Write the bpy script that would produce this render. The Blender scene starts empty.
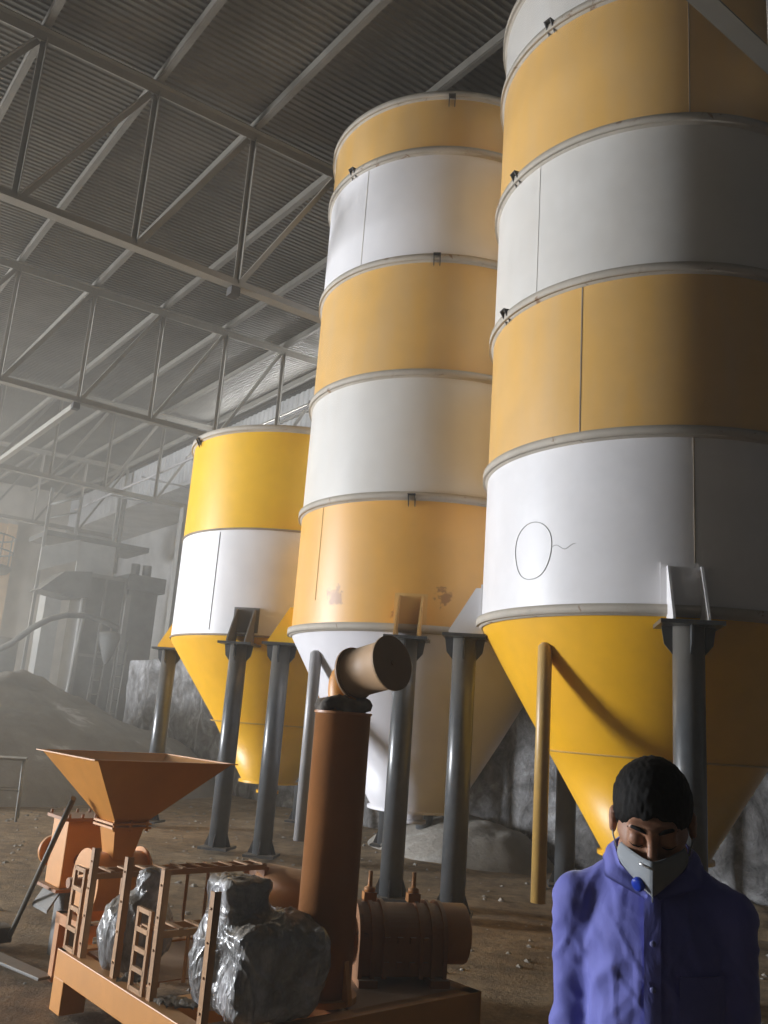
import bpy, math, random
import numpy as np
from mathutils import Vector, Matrix, noise as mn
R = math.radians
scene = bpy.context.scene
col = scene.collection
random.seed(7)

# ------------------------------------------------------------------ building axes
AA = R(36.5)
Ux, Uy = math.cos(AA), math.sin(AA)            # across the hall, towards the silo wall
Vx, Vy = -math.sin(AA), math.cos(AA)           # down the length of the hall
def H3(u, v, z): return Vector((u*Ux + v*Vx, u*Uy + v*Vy, z))

# ------------------------------------------------------------------ camera
F_PX, PITCH, ROLL, EYE = 874.3, 0.2373, 0.0738, 1.62
cd = bpy.data.cameras.new('camera')
cam = bpy.data.objects.new('camera', cd); col.objects.link(cam)
fw = Vector((0, math.cos(PITCH), math.sin(PITCH)))
rt = Vector((1, 0, 0)); up = rt.cross(fw)
c_, s_ = math.cos(ROLL), math.sin(ROLL)
rt2 = c_*rt + s_*up; up2 = -s_*rt + c_*up
M = Matrix((rt2, up2, -fw)).transposed().to_4x4()
M.translation = Vector((0, 0, EYE))
cam.matrix_world = M
cd.sensor_fit = 'VERTICAL'; cd.sensor_height = 36.0; cd.lens = F_PX*36.0/1024.0
cd.clip_start = 0.05; cd.clip_end = 300
scene.camera = cam

# ------------------------------------------------------------------ world, daylight through the doorway, exposure
w = bpy.data.worlds.new('world'); scene.world = w; w.use_nodes = True
bgn = w.node_tree.nodes['Background']
bgn.inputs[0].default_value = (0.80, 0.88, 1.0, 1); bgn.inputs[1].default_value = 0.012
def area(name, loc, aim, sx, sy, power, color):
    l = bpy.data.lights.new(name, 'AREA'); l.shape = 'RECTANGLE'; l.size = sx; l.size_y = sy
    l.energy = power; l.color = color
    o = bpy.data.objects.new(name, l); col.objects.link(o); o.location = loc
    o.rotation_euler = (Vector(aim) - Vector(loc)).to_track_quat('-Z', 'Y').to_euler()
    return o
KEY = area('doorway_daylight', H3(-15.7, 24.0, 3.3), H3(6, 9, 3.3), 4.2, 5.2, 13800, (0.93, 0.96, 1.0))
area('end_wall_area', H3(4.5, 34.8, 3.2), H3(7, 20, 3.0), 3.6, 3.0, 260, (1.0, 0.90, 0.72))  # warm area light in front of the end wall, which has no opening
area('roof_glow_fill', H3(10.55, 18.0, 9.12), H3(4, 18.0, 9.45), 9.5, 0.10, 170, (0.97, 0.98, 1.0))  # strip light added under the eaves to make the roof glow
scene.view_settings.view_transform = 'Standard'
scene.view_settings.look = 'None'
scene.view_settings.gamma = 1.0
scene.view_settings.use_curve_mapping = False
scene.view_settings.exposure = 0.0
scene.cycles.use_denoising = True
scene.cycles.max_bounces = 6
scene.cycles.diffuse_bounces = 4
scene.cycles.glossy_bounces = 3
scene.cycles.transmission_bounces = 4
scene.cycles.volume_bounces = 1
scene.cycles.sample_clamp_indirect = 4.0

# ------------------------------------------------------------------ materials
MATS = {}
def nodes_of(name):
    m = bpy.data.materials.new(name); m.use_nodes = True
    nt = m.node_tree; b = nt.nodes['Principled BSDF']
    return m, nt, b
def noise_node(nt, scale, detail=5, rough=.6, vec=None, dist=0.0):
    n = nt.nodes.new('ShaderNodeTexNoise'); n.inputs['Scale'].default_value = scale
    n.inputs['Detail'].default_value = detail; n.inputs['Roughness'].default_value = rough
    n.inputs['Distortion'].default_value = dist
    if vec is not None: nt.links.new(vec, n.inputs['Vector'])
    return n
def ramp(nt, fac, stops):
    r = nt.nodes.new('ShaderNodeValToRGB'); nt.links.new(fac, r.inputs[0])
    e = r.color_ramp.elements
    while len(e) < len(stops): e.new(0.5)
    for k, (p, c) in enumerate(stops):
        e[k].position = p; e[k].color = (c[0], c[1], c[2], 1) if len(c) == 3 else c
    return r
def mix(nt, fac, a, b, mode='MIX'):
    m = nt.nodes.new('ShaderNodeMix'); m.data_type = 'RGBA'; m.blend_type = mode
    if isinstance(fac, (int, float)): m.inputs[0].default_value = fac
    else: nt.links.new(fac, m.inputs[0])
    for k, x in ((6, a), (7, b)):
        if isinstance(x, tuple): m.inputs[k].default_value = (*x, 1)
        else: nt.links.new(x, m.inputs[k])
    return m.outputs[2]
def objvec(nt, mode='Object', scale=None):
    t = nt.nodes.new('ShaderNodeTexCoord')
    if scale is None: return t.outputs[mode]
    mp = nt.nodes.new('ShaderNodeMapping'); mp.inputs['Scale'].default_value = scale
    nt.links.new(t.outputs[mode], mp.inputs[0]); return mp.outputs[0]
def bump(nt, b, h, strength=.3, dist=.02):
    n = nt.nodes.new('ShaderNodeBump'); n.inputs['Strength'].default_value = strength
    n.inputs['Distance'].default_value = dist; nt.links.new(h, n.inputs['Height'])
    nt.links.new(n.outputs[0], b.inputs['Normal'])
DUST = (0.36, 0.31, 0.24)
def paint(name, c, rough=.5, var=.12, dust=.35, film=0.0, metal=0.0, scale=3.0, bumpy=.08, stain=None, streak=True, coat=0.0):
    """paint over steel: patchy tone, a film of stone dust, more dust on faces that look up"""
    if name in MATS: return MATS[name]
    m, nt, b = nodes_of(name); vec = objvec(nt)
    n1 = noise_node(nt, scale, 6, .65, vec)
    dark = tuple(x*(1-var) for x in c); light = tuple(min(1, x*(1+var)) for x in c)
    colr = ramp(nt, n1.outputs[0], [(.3, dark), (.7, light)]).outputs[0]
    if film > 0:
        st = objvec(nt, scale=(2.2, 2.2, .45)); n2 = noise_node(nt, 1.6, 4, .6, st)
        f = nt.nodes.new('ShaderNodeMapRange'); f.inputs[1].default_value = .3; f.inputs[2].default_value = .75
        f.inputs[3].default_value = film*.6; f.inputs[4].default_value = min(1, film*1.35)
        nt.links.new(n2.outputs[0], f.inputs[0])
        colr = mix(nt, f.outputs[0], colr, (0.50, 0.43, 0.33))
    if stain is not None:
        n3 = noise_node(nt, stain[1], 8, .75, vec, .6)
        sr = ramp(nt, n3.outputs[0], [(stain[2], (0, 0, 0)), (stain[2]+.05, (1, 1, 1))])
        colr = mix(nt, sr.outputs[0], colr, stain[0])
    g = nt.nodes.new('ShaderNodeNewGeometry'); sx = nt.nodes.new('ShaderNodeSeparateXYZ')
    nt.links.new(g.outputs['Normal'], sx.inputs[0])
    mr = nt.nodes.new('ShaderNodeMapRange'); mr.inputs[1].default_value = .35; mr.inputs[2].default_value = .95
    mr.inputs[3].default_value = 0; mr.inputs[4].default_value = dust
    nt.links.new(sx.outputs[2], mr.inputs[0])
    colr = mix(nt, mr.outputs[0], colr, DUST)
    nt.links.new(colr, b.inputs['Base Color'])
    b.inputs['Roughness'].default_value = rough; b.inputs['Metallic'].default_value = metal
    if coat: b.inputs['Coat Weight'].default_value = coat; b.inputs['Coat Roughness'].default_value = .12
    nb = noise_node(nt, 14, 6, .7, vec); bump(nt, b, nb.outputs[0], bumpy, .01)
    MATS[name] = m; return m
YEL = (0.86, 0.45, 0.008); YELD = (0.74, 0.40, 0.06); WHT = (0.80, 0.79, 0.80)
M_yc = paint('yellow_cone_paint', YEL, .42, .06, .2, .03)
M_ys = paint('yellow_shell_paint', YELD, .42, .06, .25, .30)
M_yb = paint('bright_yellow_shell_paint', (0.88, 0.50, 0.012), .38, .06, .25, .05)
M_wh = paint('white_shell_paint', WHT, .42, .05, .2, .10)
M_whd = paint('dusty_white_shell_paint', (0.70, 0.69, 0.66), .42, .05, .3, .25)
M_whb = paint('white_cone_paint', (0.78, 0.77, 0.80), .42, .05, .2, .04)
M_fl = paint('dusty_flange_paint', (0.42, 0.39, 0.34), .7, .2, .7, .4, stain=((0.22, 0.13, 0.07), 5, .60))
M_leg = paint('blue_grey_leg_paint', (0.062, 0.070, 0.078), .33, .25, .5, .05, scale=6, coat=.2)
M_legs = paint('silver_pipe_paint', (0.34, 0.34, 0.35), .38, .15, .4, .1)
M_ylp = paint('yellow_pipe_paint', (0.52, 0.29, 0.03), .38, .2, .4, .25)
M_dark = paint('dark_steel', (0.045, 0.042, 0.04), .6, .3, .4)
M_seam = paint('weld_seam', (0.30, 0.24, 0.17), .7, .2, .2)
M_seamy = paint('yellow_weld_seam', (0.56, 0.34, 0.08), .7, .2, .2)
M_or = paint('orange_machine_paint', (0.52, 0.20, 0.035), .5, .15, .45, .08, stain=((0.20, 0.10, 0.05), 4, .66))
M_orb = paint('bright_orange_paint', (0.66, 0.27, 0.035), .45, .1, .35, .04)
M_orc = paint('orange_cylinder_paint', (0.46, 0.17, 0.04), .45, .12, .5, .12)
M_or2 = paint('dusty_orange_paint', (0.33, 0.125, 0.03), .6, .25, .6, .12, stain=((0.12, 0.07, 0.04), 6, .62))
M_ang = paint('brown_angle_iron', (0.42, 0.205, 0.06), .6, .25, .35, .06)
M_duct = paint('tan_dusty_drum_paint', (0.36, 0.20, 0.085), .6, .15, .5, .22)
M_truss = paint('grey_truss_paint', (0.20, 0.19, 0.165), .55, .1, .75, .1)
M_purl = paint('purlin_steel', (0.13, 0.12, 0.10), .55, .15, .5)
M_far = paint('far_grey_machine', (0.10, 0.10, 0.095), .7, .3, .5)
M_farw = paint('far_white_paint', (0.30, 0.30, 0.28), .7, .15, .4)
M_fars = paint('far_steel_frame', (0.17, 0.165, 0.15), .6, .2, .5)
M_conc = paint('footing_concrete', (0.10, 0.095, 0.085), .9, .3, .5, bumpy=.6)

def floor_mat():
    m, nt, b = nodes_of('dusty_earth_floor'); v = objvec(nt)
    a = noise_node(nt, .9, 8, .62, v); c = noise_node(nt, 5.5, 8, .7, v); d = noise_node(nt, 34, 5, .7, v)
    base = ramp(nt, a.outputs[0], [(.28, (0.17, 0.115, 0.058)), (.5, (0.26, 0.185, 0.10)), (.72, (0.37, 0.285, 0.18))]).outputs[0]
    sp = ramp(nt, c.outputs[0], [(.38, (.62, .60, .58)), (.62, (1.15, 1.12, 1.08))]).outputs[0]
    col1 = mix(nt, 1.0, base, sp, 'MULTIPLY')
    sp2 = ramp(nt, d.outputs[0], [(.60, (0, 0, 0)), (.70, (1, 1, 1))]).outputs[0]
    col2 = mix(nt, sp2, col1, (0.33, 0.28, 0.21))
    nt.links.new(col2, b.inputs['Base Color']); b.inputs['Roughness'].default_value = .95
    s = nt.nodes.new('ShaderNodeMath'); s.operation = 'ADD'
    nt.links.new(c.outputs[0], s.inputs[0]); nt.links.new(d.outputs[0], s.inputs[1])
    bump(nt, b, s.outputs[0], .55, .04); return m
def heap_mat():
    m, nt, b = nodes_of('grey_stone_dust'); v = objvec(nt)
    a = noise_node(nt, .7, 8, .65, v, .3); d = noise_node(nt, 9, 6, .7, v)
    base = ramp(nt, a.outputs[0], [(.35, (0.22, 0.20, 0.165)), (.58, (0.30, 0.275, 0.235)), (.64, (0.50, 0.48, 0.44)), (.78, (0.56, 0.54, 0.50))]).outputs[0]
    nt.links.new(base, b.inputs['Base Color']); b.inputs['Roughness'].default_value = .95
    bump(nt, b, d.outputs[0], .5, .06); return m
def plaster_mat():
    m, nt, b = nodes_of('stained_rough_plaster'); v = objvec(nt)
    a = noise_node(nt, 1.7, 9, .68, v, 1.1); c = noise_node(nt, 5, 8, .7, v, .5); d = noise_node(nt, 22, 6, .7, v)
    base = ramp(nt, a.outputs[0], [(.34, (0.085, 0.082, 0.078)), (.47, (0.20, 0.195, 0.19)), (.56, (0.30, 0.295, 0.29)), (.66, (0.50, 0.50, 0.51))]).outputs[0]
    sp = ramp(nt, c.outputs[0], [(.38, (.6, .6, .6)), (.6, (1.1, 1.1, 1.1))]).outputs[0]
    nt.links.new(mix(nt, 1.0, base, sp, 'MULTIPLY'), b.inputs['Base Color']); b.inputs['Roughness'].default_value = .9
    s = nt.nodes.new('ShaderNodeMath'); s.operation = 'ADD'
    nt.links.new(c.outputs[0], s.inputs[0]); nt.links.new(a.outputs[0], s.inputs[1])
    bump(nt, b, s.outputs[0], .7, .10); return m
def sheet_mat(name, c, rough, metal):
    m, nt, b = nodes_of(name); v = objvec(nt)
    a = noise_node(nt, 1.2, 6, .6, v)
    nt.links.new(ramp(nt, a.outputs[0], [(.3, tuple(x*.75 for x in c)), (.7, tuple(x*1.2 for x in c))]).outputs[0], b.inputs['Base Color'])
    b.inputs['Roughness'].default_value = rough; b.inputs['Metallic'].default_value = metal; return m
def plain(name, c, rough=.6, metal=0, sheen=0, coat=0):
    m, nt, b = nodes_of(name); b.inputs['Base Color'].default_value = (*c, 1)
    b.inputs['Roughness'].default_value = rough; b.inputs['Metallic'].default_value = metal
    if sheen: b.inputs['Sheen Weight'].default_value = sheen
    if coat: b.inputs['Coat Weight'].default_value = coat
    return m
M_floor = floor_mat(); M_heap = heap_mat(); M_plaster = plaster_mat()
M_roof = sheet_mat('galvanised_roof_sheet', (0.115, 0.107, 0.09), .42, .3)
M_clad = sheet_mat('grey_wall_sheet', (0.34, 0.34, 0.33), .5, .2)
M_endw = sheet_mat('end_wall_render', (0.34, 0.31, 0.26), .9, 0)
M_tan = sheet_mat('warm_lit_end_wall', (0.50, 0.33, 0.17), .85, 0)

# ------------------------------------------------------------------ mesh builder
class MB:
    def __init__(s): s.v = []; s.f = []; s.sm = []
    def add(s, vs, fs, smooth=False):
        o = len(s.v); s.v += [tuple(x) for x in vs]
        s.f += [tuple(i+o for i in f) for f in fs]
        s.sm += ([smooth]*len(fs) if isinstance(smooth, bool) else smooth); return s
    def box(s, c, size, ax=None):
        """box centred on c; ax = three unit axes"""
        ax = ax or (Vector((1, 0, 0)), Vector((0, 1, 0)), Vector((0, 0, 1))); c = Vector(c)
        h = [x/2 for x in size]
        vs = [c + ax[0]*(h[0]*i) + ax[1]*(h[1]*j) + ax[2]*(h[2]*k) for k in (-1, 1) for j in (-1, 1) for i in (-1, 1)]
        return s.add(vs, [(0, 2, 3, 1), (4, 5, 7, 6), (0, 1, 5, 4), (2, 6, 7, 3), (0, 4, 6, 2), (1, 3, 7, 5)])
    def bar(s, a, b, w_, h_, upv=(0, 0, 1), off=(0, 0)):
        a, b = Vector(a), Vector(b); d = (b-a); L = d.length; d.normalize()
        u = Vector(upv); x = d.cross(u)
        if x.length < 1e-4: x = d.cross(Vector((1, 0, 0)))
        x.normalize(); y = x.cross(d)
        return s.box((a+b)/2 + x*off[0] + y*off[1], (w_, h_, L), (x, y, d))
    def tube(s, a, b, r1, r2=None, n=24, caps=True):
        a, b = Vector(a), Vector(b); r2 = r1 if r2 is None else r2
        return s.sweep([a, b], [r1, r2], n, caps)
    def sweep(s, pts, rs, n=16, caps=True):
        pts = [Vector(p) for p in pts]
        if not isinstance(rs, (list, tuple)): rs = [rs]*len(pts)
        d0 = (pts[1]-pts[0]).normalized(); x = d0.orthogonal().normalized(); rings = []
        for k, p in enumerate(pts):
            d = (pts[min(k+1, len(pts)-1)] - pts[max(k-1, 0)]).normalized()
            x = (x - d*x.dot(d)).normalized(); y = d.cross(x)
            rings.append([p + (x*math.cos(2*math.pi*i/n) + y*math.sin(2*math.pi*i/n))*rs[k] for i in range(n)])
        vs = [q for r_ in rings for q in r_]
        fs = [(k*n+i, k*n+(i+1) % n, (k+1)*n+(i+1) % n, (k+1)*n+i) for k in range(len(pts)-1) for i in range(n)]
        sm = [True]*len(fs)
        if caps:
            fs += [tuple(reversed(range(n))), tuple((len(pts)-1)*n+i for i in range(n))]; sm += [False, False]
        return s.add(vs, fs, sm)
    def lathe(s, c, prof, n=64, a0=0, a1=360, axis=None, flat=None):
        """profile of (r, h) about an axis; flat = set of segment indices shaded flat"""
        c = Vector(c); ax = axis or (Vector((1, 0, 0)), Vector((0, 1, 0)), Vector((0, 0, 1)))
        full = abs(a1-a0) >= 360; m = n if full else n+1; vs = []; fs = []
        for (r_, h) in prof:
            for i in range(m):
                t = R(a0 + (a1-a0)*i/n); vs.append(c + ax[0]*(r_*math.cos(t)) + ax[1]*(r_*math.sin(t)) + ax[2]*h)
        sm = []
        for k in range(len(prof)-1):
            for i in range(n):
                j = (i+1) % m if full else i+1
                fs.append((k*m+i, k*m+j, (k+1)*m+j, (k+1)*m+i)); sm.append(not (flat and k in flat))
        return s.add(vs, fs, sm)
    def prism(s, poly, ext):
        """flat polygon (list of 3D points) extruded along ext, centred"""
        e = Vector(ext); n = len(poly); P = [Vector(p)-e/2 for p in poly] + [Vector(p)+e/2 for p in poly]
        return s.add(P, [tuple(reversed(range(n))), tuple(range(n, 2*n))] + [(i, (i+1) % n, n+(i+1) % n, n+i) for i in range(n)])
    def build(s, name, mat, parent=None, origin=None, bevel=0.0):
        me = bpy.data.meshes.new(name)
        o0 = Vector(origin) if origin is not None else Vector((0, 0, 0))
        me.from_pydata([tuple(Vector(v)-o0) for v in s.v], [], s.f)
        me.polygons.foreach_set('use_smooth', s.sm); me.update(); me.materials.append(mat)
        o = bpy.data.objects.new(name, me); col.objects.link(o); o.location = o0
        if parent is not None:
            o.parent = parent; o.location = o0 - parent_origin(parent)
        if bevel:
            bv = o.modifiers.new('b', 'BEVEL'); bv.width = bevel; bv.segments = 2; bv.limit_method = 'ANGLE'
        return o
def parent_origin(o):
    t = Vector((0, 0, 0))
    while o is not None: t += Vector(o.location); o = o.parent
    return t
def empty(name, loc, label, cat, group=None):
    o = bpy.data.objects.new(name, None); col.objects.link(o); o.location = loc; o.empty_display_size = .1
    o['label'] = label; o['category'] = cat
    if group: o['group'] = group
    return o
def tag(o, label, cat, group=None, kind=None):
    o['label'] = label; o['category'] = cat
    if group: o['group'] = group
    if kind: o['kind'] = kind
    return o
def struct(o, label=None): 
    o['kind'] = 'structure'
    if label: o['label'] = label; o['category'] = label.split()[-1]
    return o
def fbm(x, y, z, o=4): return mn.fractal(Vector((x, y, z)), 1.0, 2.0, o)

# ------------------------------------------------------------------ implicit surfaces (for the figure and the wrapped bundles)
def surface_net(f, lo, hi, h, iters=4):
    lo = np.array(lo, float); hi = np.array(hi, float); n = np.ceil((hi-lo)/h).astype(int)+1
    gx = np.stack(np.meshgrid(*[lo[k]+h*np.arange(n[k]) for k in range(3)], indexing='ij'), -1)
    val = f(gx.reshape(-1, 3)).reshape(n); ins = val < 0
    nc = n-1; corner = [(i, j, k) for i in (0, 1) for j in (0, 1) for k in (0, 1)]
    sl = lambda a, c: a[c[0]:c[0]+nc[0], c[1]:c[1]+nc[1], c[2]:c[2]+nc[2]]
    cnt = sum(sl(ins, c).astype(int) for c in corner); act = (cnt > 0) & (cnt < 8)
    idx = -np.ones(nc, int); idx[act] = np.arange(act.sum()); ijk = np.argwhere(act)
    acc = np.zeros((len(ijk), 3)); num = np.zeros(len(ijk))
    for a in corner:
        for ax in range(3):
            if a[ax] == 0:
                b = list(a); b[ax] = 1
                va = val[tuple((ijk+a).T)]; vb = val[tuple((ijk+b).T)]; cr = (va < 0) != (vb < 0)
                t = np.where(cr, va/np.where(cr, va-vb, 1), 0); p = ijk + np.array(a, float); p[:, ax] += t
                acc += np.where(cr[:, None], p, 0); num += cr
    V = lo + h*acc/num[:, None]; faces = []
    for ax in range(3):
        o1, o2 = (ax+1) % 3, (ax+2) % 3
        a = [slice(None)]*3; b = [slice(None)]*3; a[ax] = slice(0, -1); b[ax] = slice(1, None)
        A_, B_ = ins[tuple(a)], ins[tuple(b)]; e = np.argwhere(A_ != B_)
        e = e[(e[:, o1] > 0) & (e[:, o2] > 0) & (e[:, o1] < nc[o1]) & (e[:, o2] < nc[o2])]
        d1 = np.zeros(3, int); d1[o1] = 1; d2 = np.zeros(3, int); d2[o2] = 1
        q = np.stack([idx[tuple((e-d1-d2).T)], idx[tuple((e-d2).T)], idx[tuple(e.T)], idx[tuple((e-d1).T)]], 1)
        flip = ~A_[tuple(e.T)]; q[flip] = q[flip][:, ::-1]; faces.append(q)
    Fc = np.concatenate(faces); Fc = Fc[(Fc >= 0).all(1)]
    for _ in range(iters):
        g = grad(f, V); d = f(V); gn_ = np.maximum((g*g).sum(1), .2)
        V = V - np.clip(d/gn_, -h, h)[:, None]*g*.8
    return V, Fc
def grad(f, V, e=1e-3):
    g = np.zeros_like(V)
    for k in range(3):
        d = np.zeros(3); d[k] = e; g[:, k] = (f(V+d)-f(V-d))/(2*e)
    return g
def smin(a, b, k): h = np.clip(.5+.5*(b-a)/k, 0, 1); return b*(1-h)+a*h - k*h*(1-h)
def smax(a, b, k): return -smin(-a, -b, k)
def cone_s(p, a, b, r1, r2):
    a = np.array(a, float); b = np.array(b, float); d = b-a
    t = np.clip(((p-a)@d)/(d@d), 0, 1); return np.linalg.norm(p-a-t[:, None]*d, axis=1) - (r1+(r2-r1)*t)
def ell(p, c, r):
    q = (p-np.array(c))/np.array(r); k0 = np.linalg.norm(q, axis=1); k1 = np.linalg.norm(q/np.array(r), axis=1)
    return k0*(k0-1)/np.maximum(k1, 1e-6)
def rbox(p, c, s, r):
    q = np.abs(p-np.array(c))-(np.array(s)/2-r)
    return np.linalg.norm(np.maximum(q, 0), axis=1)+np.minimum(q.max(1), 0)-r
def np_obj(name, V, Fc, mat, parent=None, loc=(0, 0, 0)):
    me = bpy.data.meshes.new(name); me.from_pydata(V.tolist(), [], Fc.tolist())
    me.polygons.foreach_set('use_smooth', [True]*len(me.polygons)); me.update(); me.materials.append(mat)
    o = bpy.data.objects.new(name, me); col.objects.link(o); o.location = loc
    if parent is not None: o.parent = parent
    return o

# ================================================================== STRUCTURE
Zax = Vector((0, 0, 1)); Uax = Vector((Ux, Uy, 0)); Vax = Vector((Vx, Vy, 0)); UV = (Uax, Vax, Zax)
# floor: uneven earth
def make_floor():
    nu, nv = 150, 240; u0, u1, v0, v1 = -16.0, 10.8, -6.0, 37.0; vs = []; fs = []
    for j in range(nv+1):
        for i in range(nu+1):
            u = u0+(u1-u0)*i/nu; v = v0+(v1-v0)*j/nv; p = H3(u, v, 0)
            z = .035*fbm(p.x*.6, p.y*.6, 3)+.012*fbm(p.x*3, p.y*3, 9) - .02
            vs.append((p.x, p.y, min(z, .03)))
    fs = [(j*(nu+1)+i, j*(nu+1)+i+1, (j+1)*(nu+1)+i+1, (j+1)*(nu+1)+i) for j in range(nv) for i in range(nu)]
    m = MB(); m.add(vs, fs, True); return struct(m.build('floor', M_floor))
make_floor()

def heap(name, mat, cu, cv, ru, rv, hgt, n=70, seed=0, edge=None):
    """a low heap of loose material: height field on the floor"""
    vs = []; fs = []
    for j in range(n+1):
        for i in range(n+1):
            a = -1+2*i/n; b = -1+2*j/n; u = cu+ru*a; v = cv+rv*b; p = H3(u, v, 0)
            q = max(0, 1-(a*a+b*b)); z = hgt*(q**.8)*(1+.16*fbm(p.x*.45+seed, p.y*.45, 1))+.035*q**.3*fbm(p.x*3, p.y*3, seed)
            p = H3(min(u, 8.88), v, 0)
            vs.append((p.x, p.y, z-.06))
    fs = [(j*(n+1)+i, j*(n+1)+i+1, (j+1)*(n+1)+i+1, (j+1)*(n+1)+i) for j in range(n) for i in range(n)]
    m = MB(); m.add(vs, fs, True); return m.build(name, mat)
tag(heap('dust_heap', M_heap, 3.0, 20.5, 7.5, 6.0, 2.2, 110, 3), 'broad grey heap of stone dust before the far machinery', 'dust heap', kind='stuff')
tag(heap('rubble', M_heap, 8.6, 9.3, 1.1, 1.6, .55, 50, 8), 'dark rubble bank at the foot of the stained wall behind middle silo', 'rubble', kind='stuff')
tag(heap('rubble', M_floor, 8.7, 5.8, .9, 2.2, .22, 50, 12), 'low earth bank along the stained wall behind nearest silo', 'rubble', kind='stuff')

# lower plaster wall on the silo side with an uneven face, sheet cladding above and behind its ledge
def plaster_wall():
    nv, nz = 230, 26; v0, v1 = -3.0, 23.3; vs = []
    for j in range(nz+1):
        for i in range(nv+1):
            v = v0+(v1-v0)*i/nv; z = -.05+2.85*j/nz
            pil = .10*max(0, math.cos((v-8.6)*2*math.pi/3.25))**8
            u = 9.08 - .07*fbm(v*.9, z*.9, 5) - .02*fbm(v*4, z*4, 2) - pil
            vs.append(H3(u, v, z))
    fs = [(j*(nv+1)+i, (j+1)*(nv+1)+i, (j+1)*(nv+1)+i+1, j*(nv+1)+i+1) for j in range(nz) for i in range(nv)]
    m = MB(); m.add(vs, fs, True)
    m.box(H3(9.9, 10.15, 2.73), (1.5, 26.3, .12), UV); m.box(H3(9.9, 23.2, 1.35), (1.6, .2, 2.7), UV)
    return struct(m.build('wall_right', M_plaster))
plaster_wall()
def corrugated(a, run, across, L, W, depth, pitch, name, mat, thick=.004):
    """trapezoid-profiled sheet; run = direction of the ribs, across = direction the profile repeats"""
    a = Vector(a); run = Vector(run).normalized(); across = Vector(across).normalized(); nrm = run.cross(across).normalized()
    prof = []; n = int(W/pitch)
    for k in range(n):
        x = k*pitch; prof += [(x, 0), (x+pitch*.34, 0), (x+pitch*.5, depth), (x+pitch*.84, depth)]
    vs = [a + across*x + nrm*y + run*t for t in (0, L) for (x, y) in prof]; N = len(prof)
    fs = [(i, i+1, N+i+1, N+i) for i in range(N-1)]
    m = MB(); m.add(vs, fs, False); return struct(m.build(name, mat))
corrugated(H3(10.62, -3, 2.7), Zax, Vax, 6.95, 26.3, .03, .25, 'wall_right_upper', M_clad)
corrugated(H3(10.62, 23.3, 8.3), Zax, Vax, 1.35, 13.0, .03, .25, 'wall_right_gable', M_clad)
m = MB(); m.box(H3(12.9, 29.7, 4.2), (.2, 13, 8.4), UV); m.box(H3(11.75, 23.4, 4.2), (2.2, .12, 8.4), UV); m.box(H3(11.8, 29.7, 8.36), (2.5, 13, .12), UV)
struct(m.build('wall_right_bay', M_clad))
ROOFZ = lambda u: 9.56 + .03*u
mroof = Vector((Ux, Uy, .03))
corrugated(H3(-16.2, -5.0, ROOFZ(-16.2)+.02), mroof, Vax, 27.0, 42, .022, .105, 'ceiling', M_roof)
m = MB(); m.box(H3(-1.5, 36.2, 5), (30.5, .25, 10.2), UV); struct(m.build('wall_back', M_endw))
# left wall, with the wide doorway the daylight comes through
m = MB()
for (va, vb, za, zb) in ((-5, 21.7, 0, 9.2), (26.3, 36.2, 0, 9.2), (21.7, 26.3, 6.1, 9.2)):
    m.box(H3(-16.1, (va+vb)/2, (za+zb)/2), (.25, vb-va, zb-za), UV)
struct(m.build('wall_left', M_endw))
m = MB()
for v in (21.65, 26.35): m.box(H3(-15.95, v, 3.05), (.3, .2, 6.1), UV)
m.box(H3(-15.95, 24.0, 6.15), (.3, 4.9, .2), UV)
struct(m.build('door_1', M_dark))
# stretch of the end wall with a pilaster, warm light put into its tan colour
m = MB(); m.box(H3(4.2, 36.0, 4.1), (8.6, .12, 8.2), UV)
for u in (-0.1, 4.0, 8.45): m.box(H3(u, 35.9, 4.1), (.35, .25, 8.2), UV)
struct(m.build('trim_1', M_tan))

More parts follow.
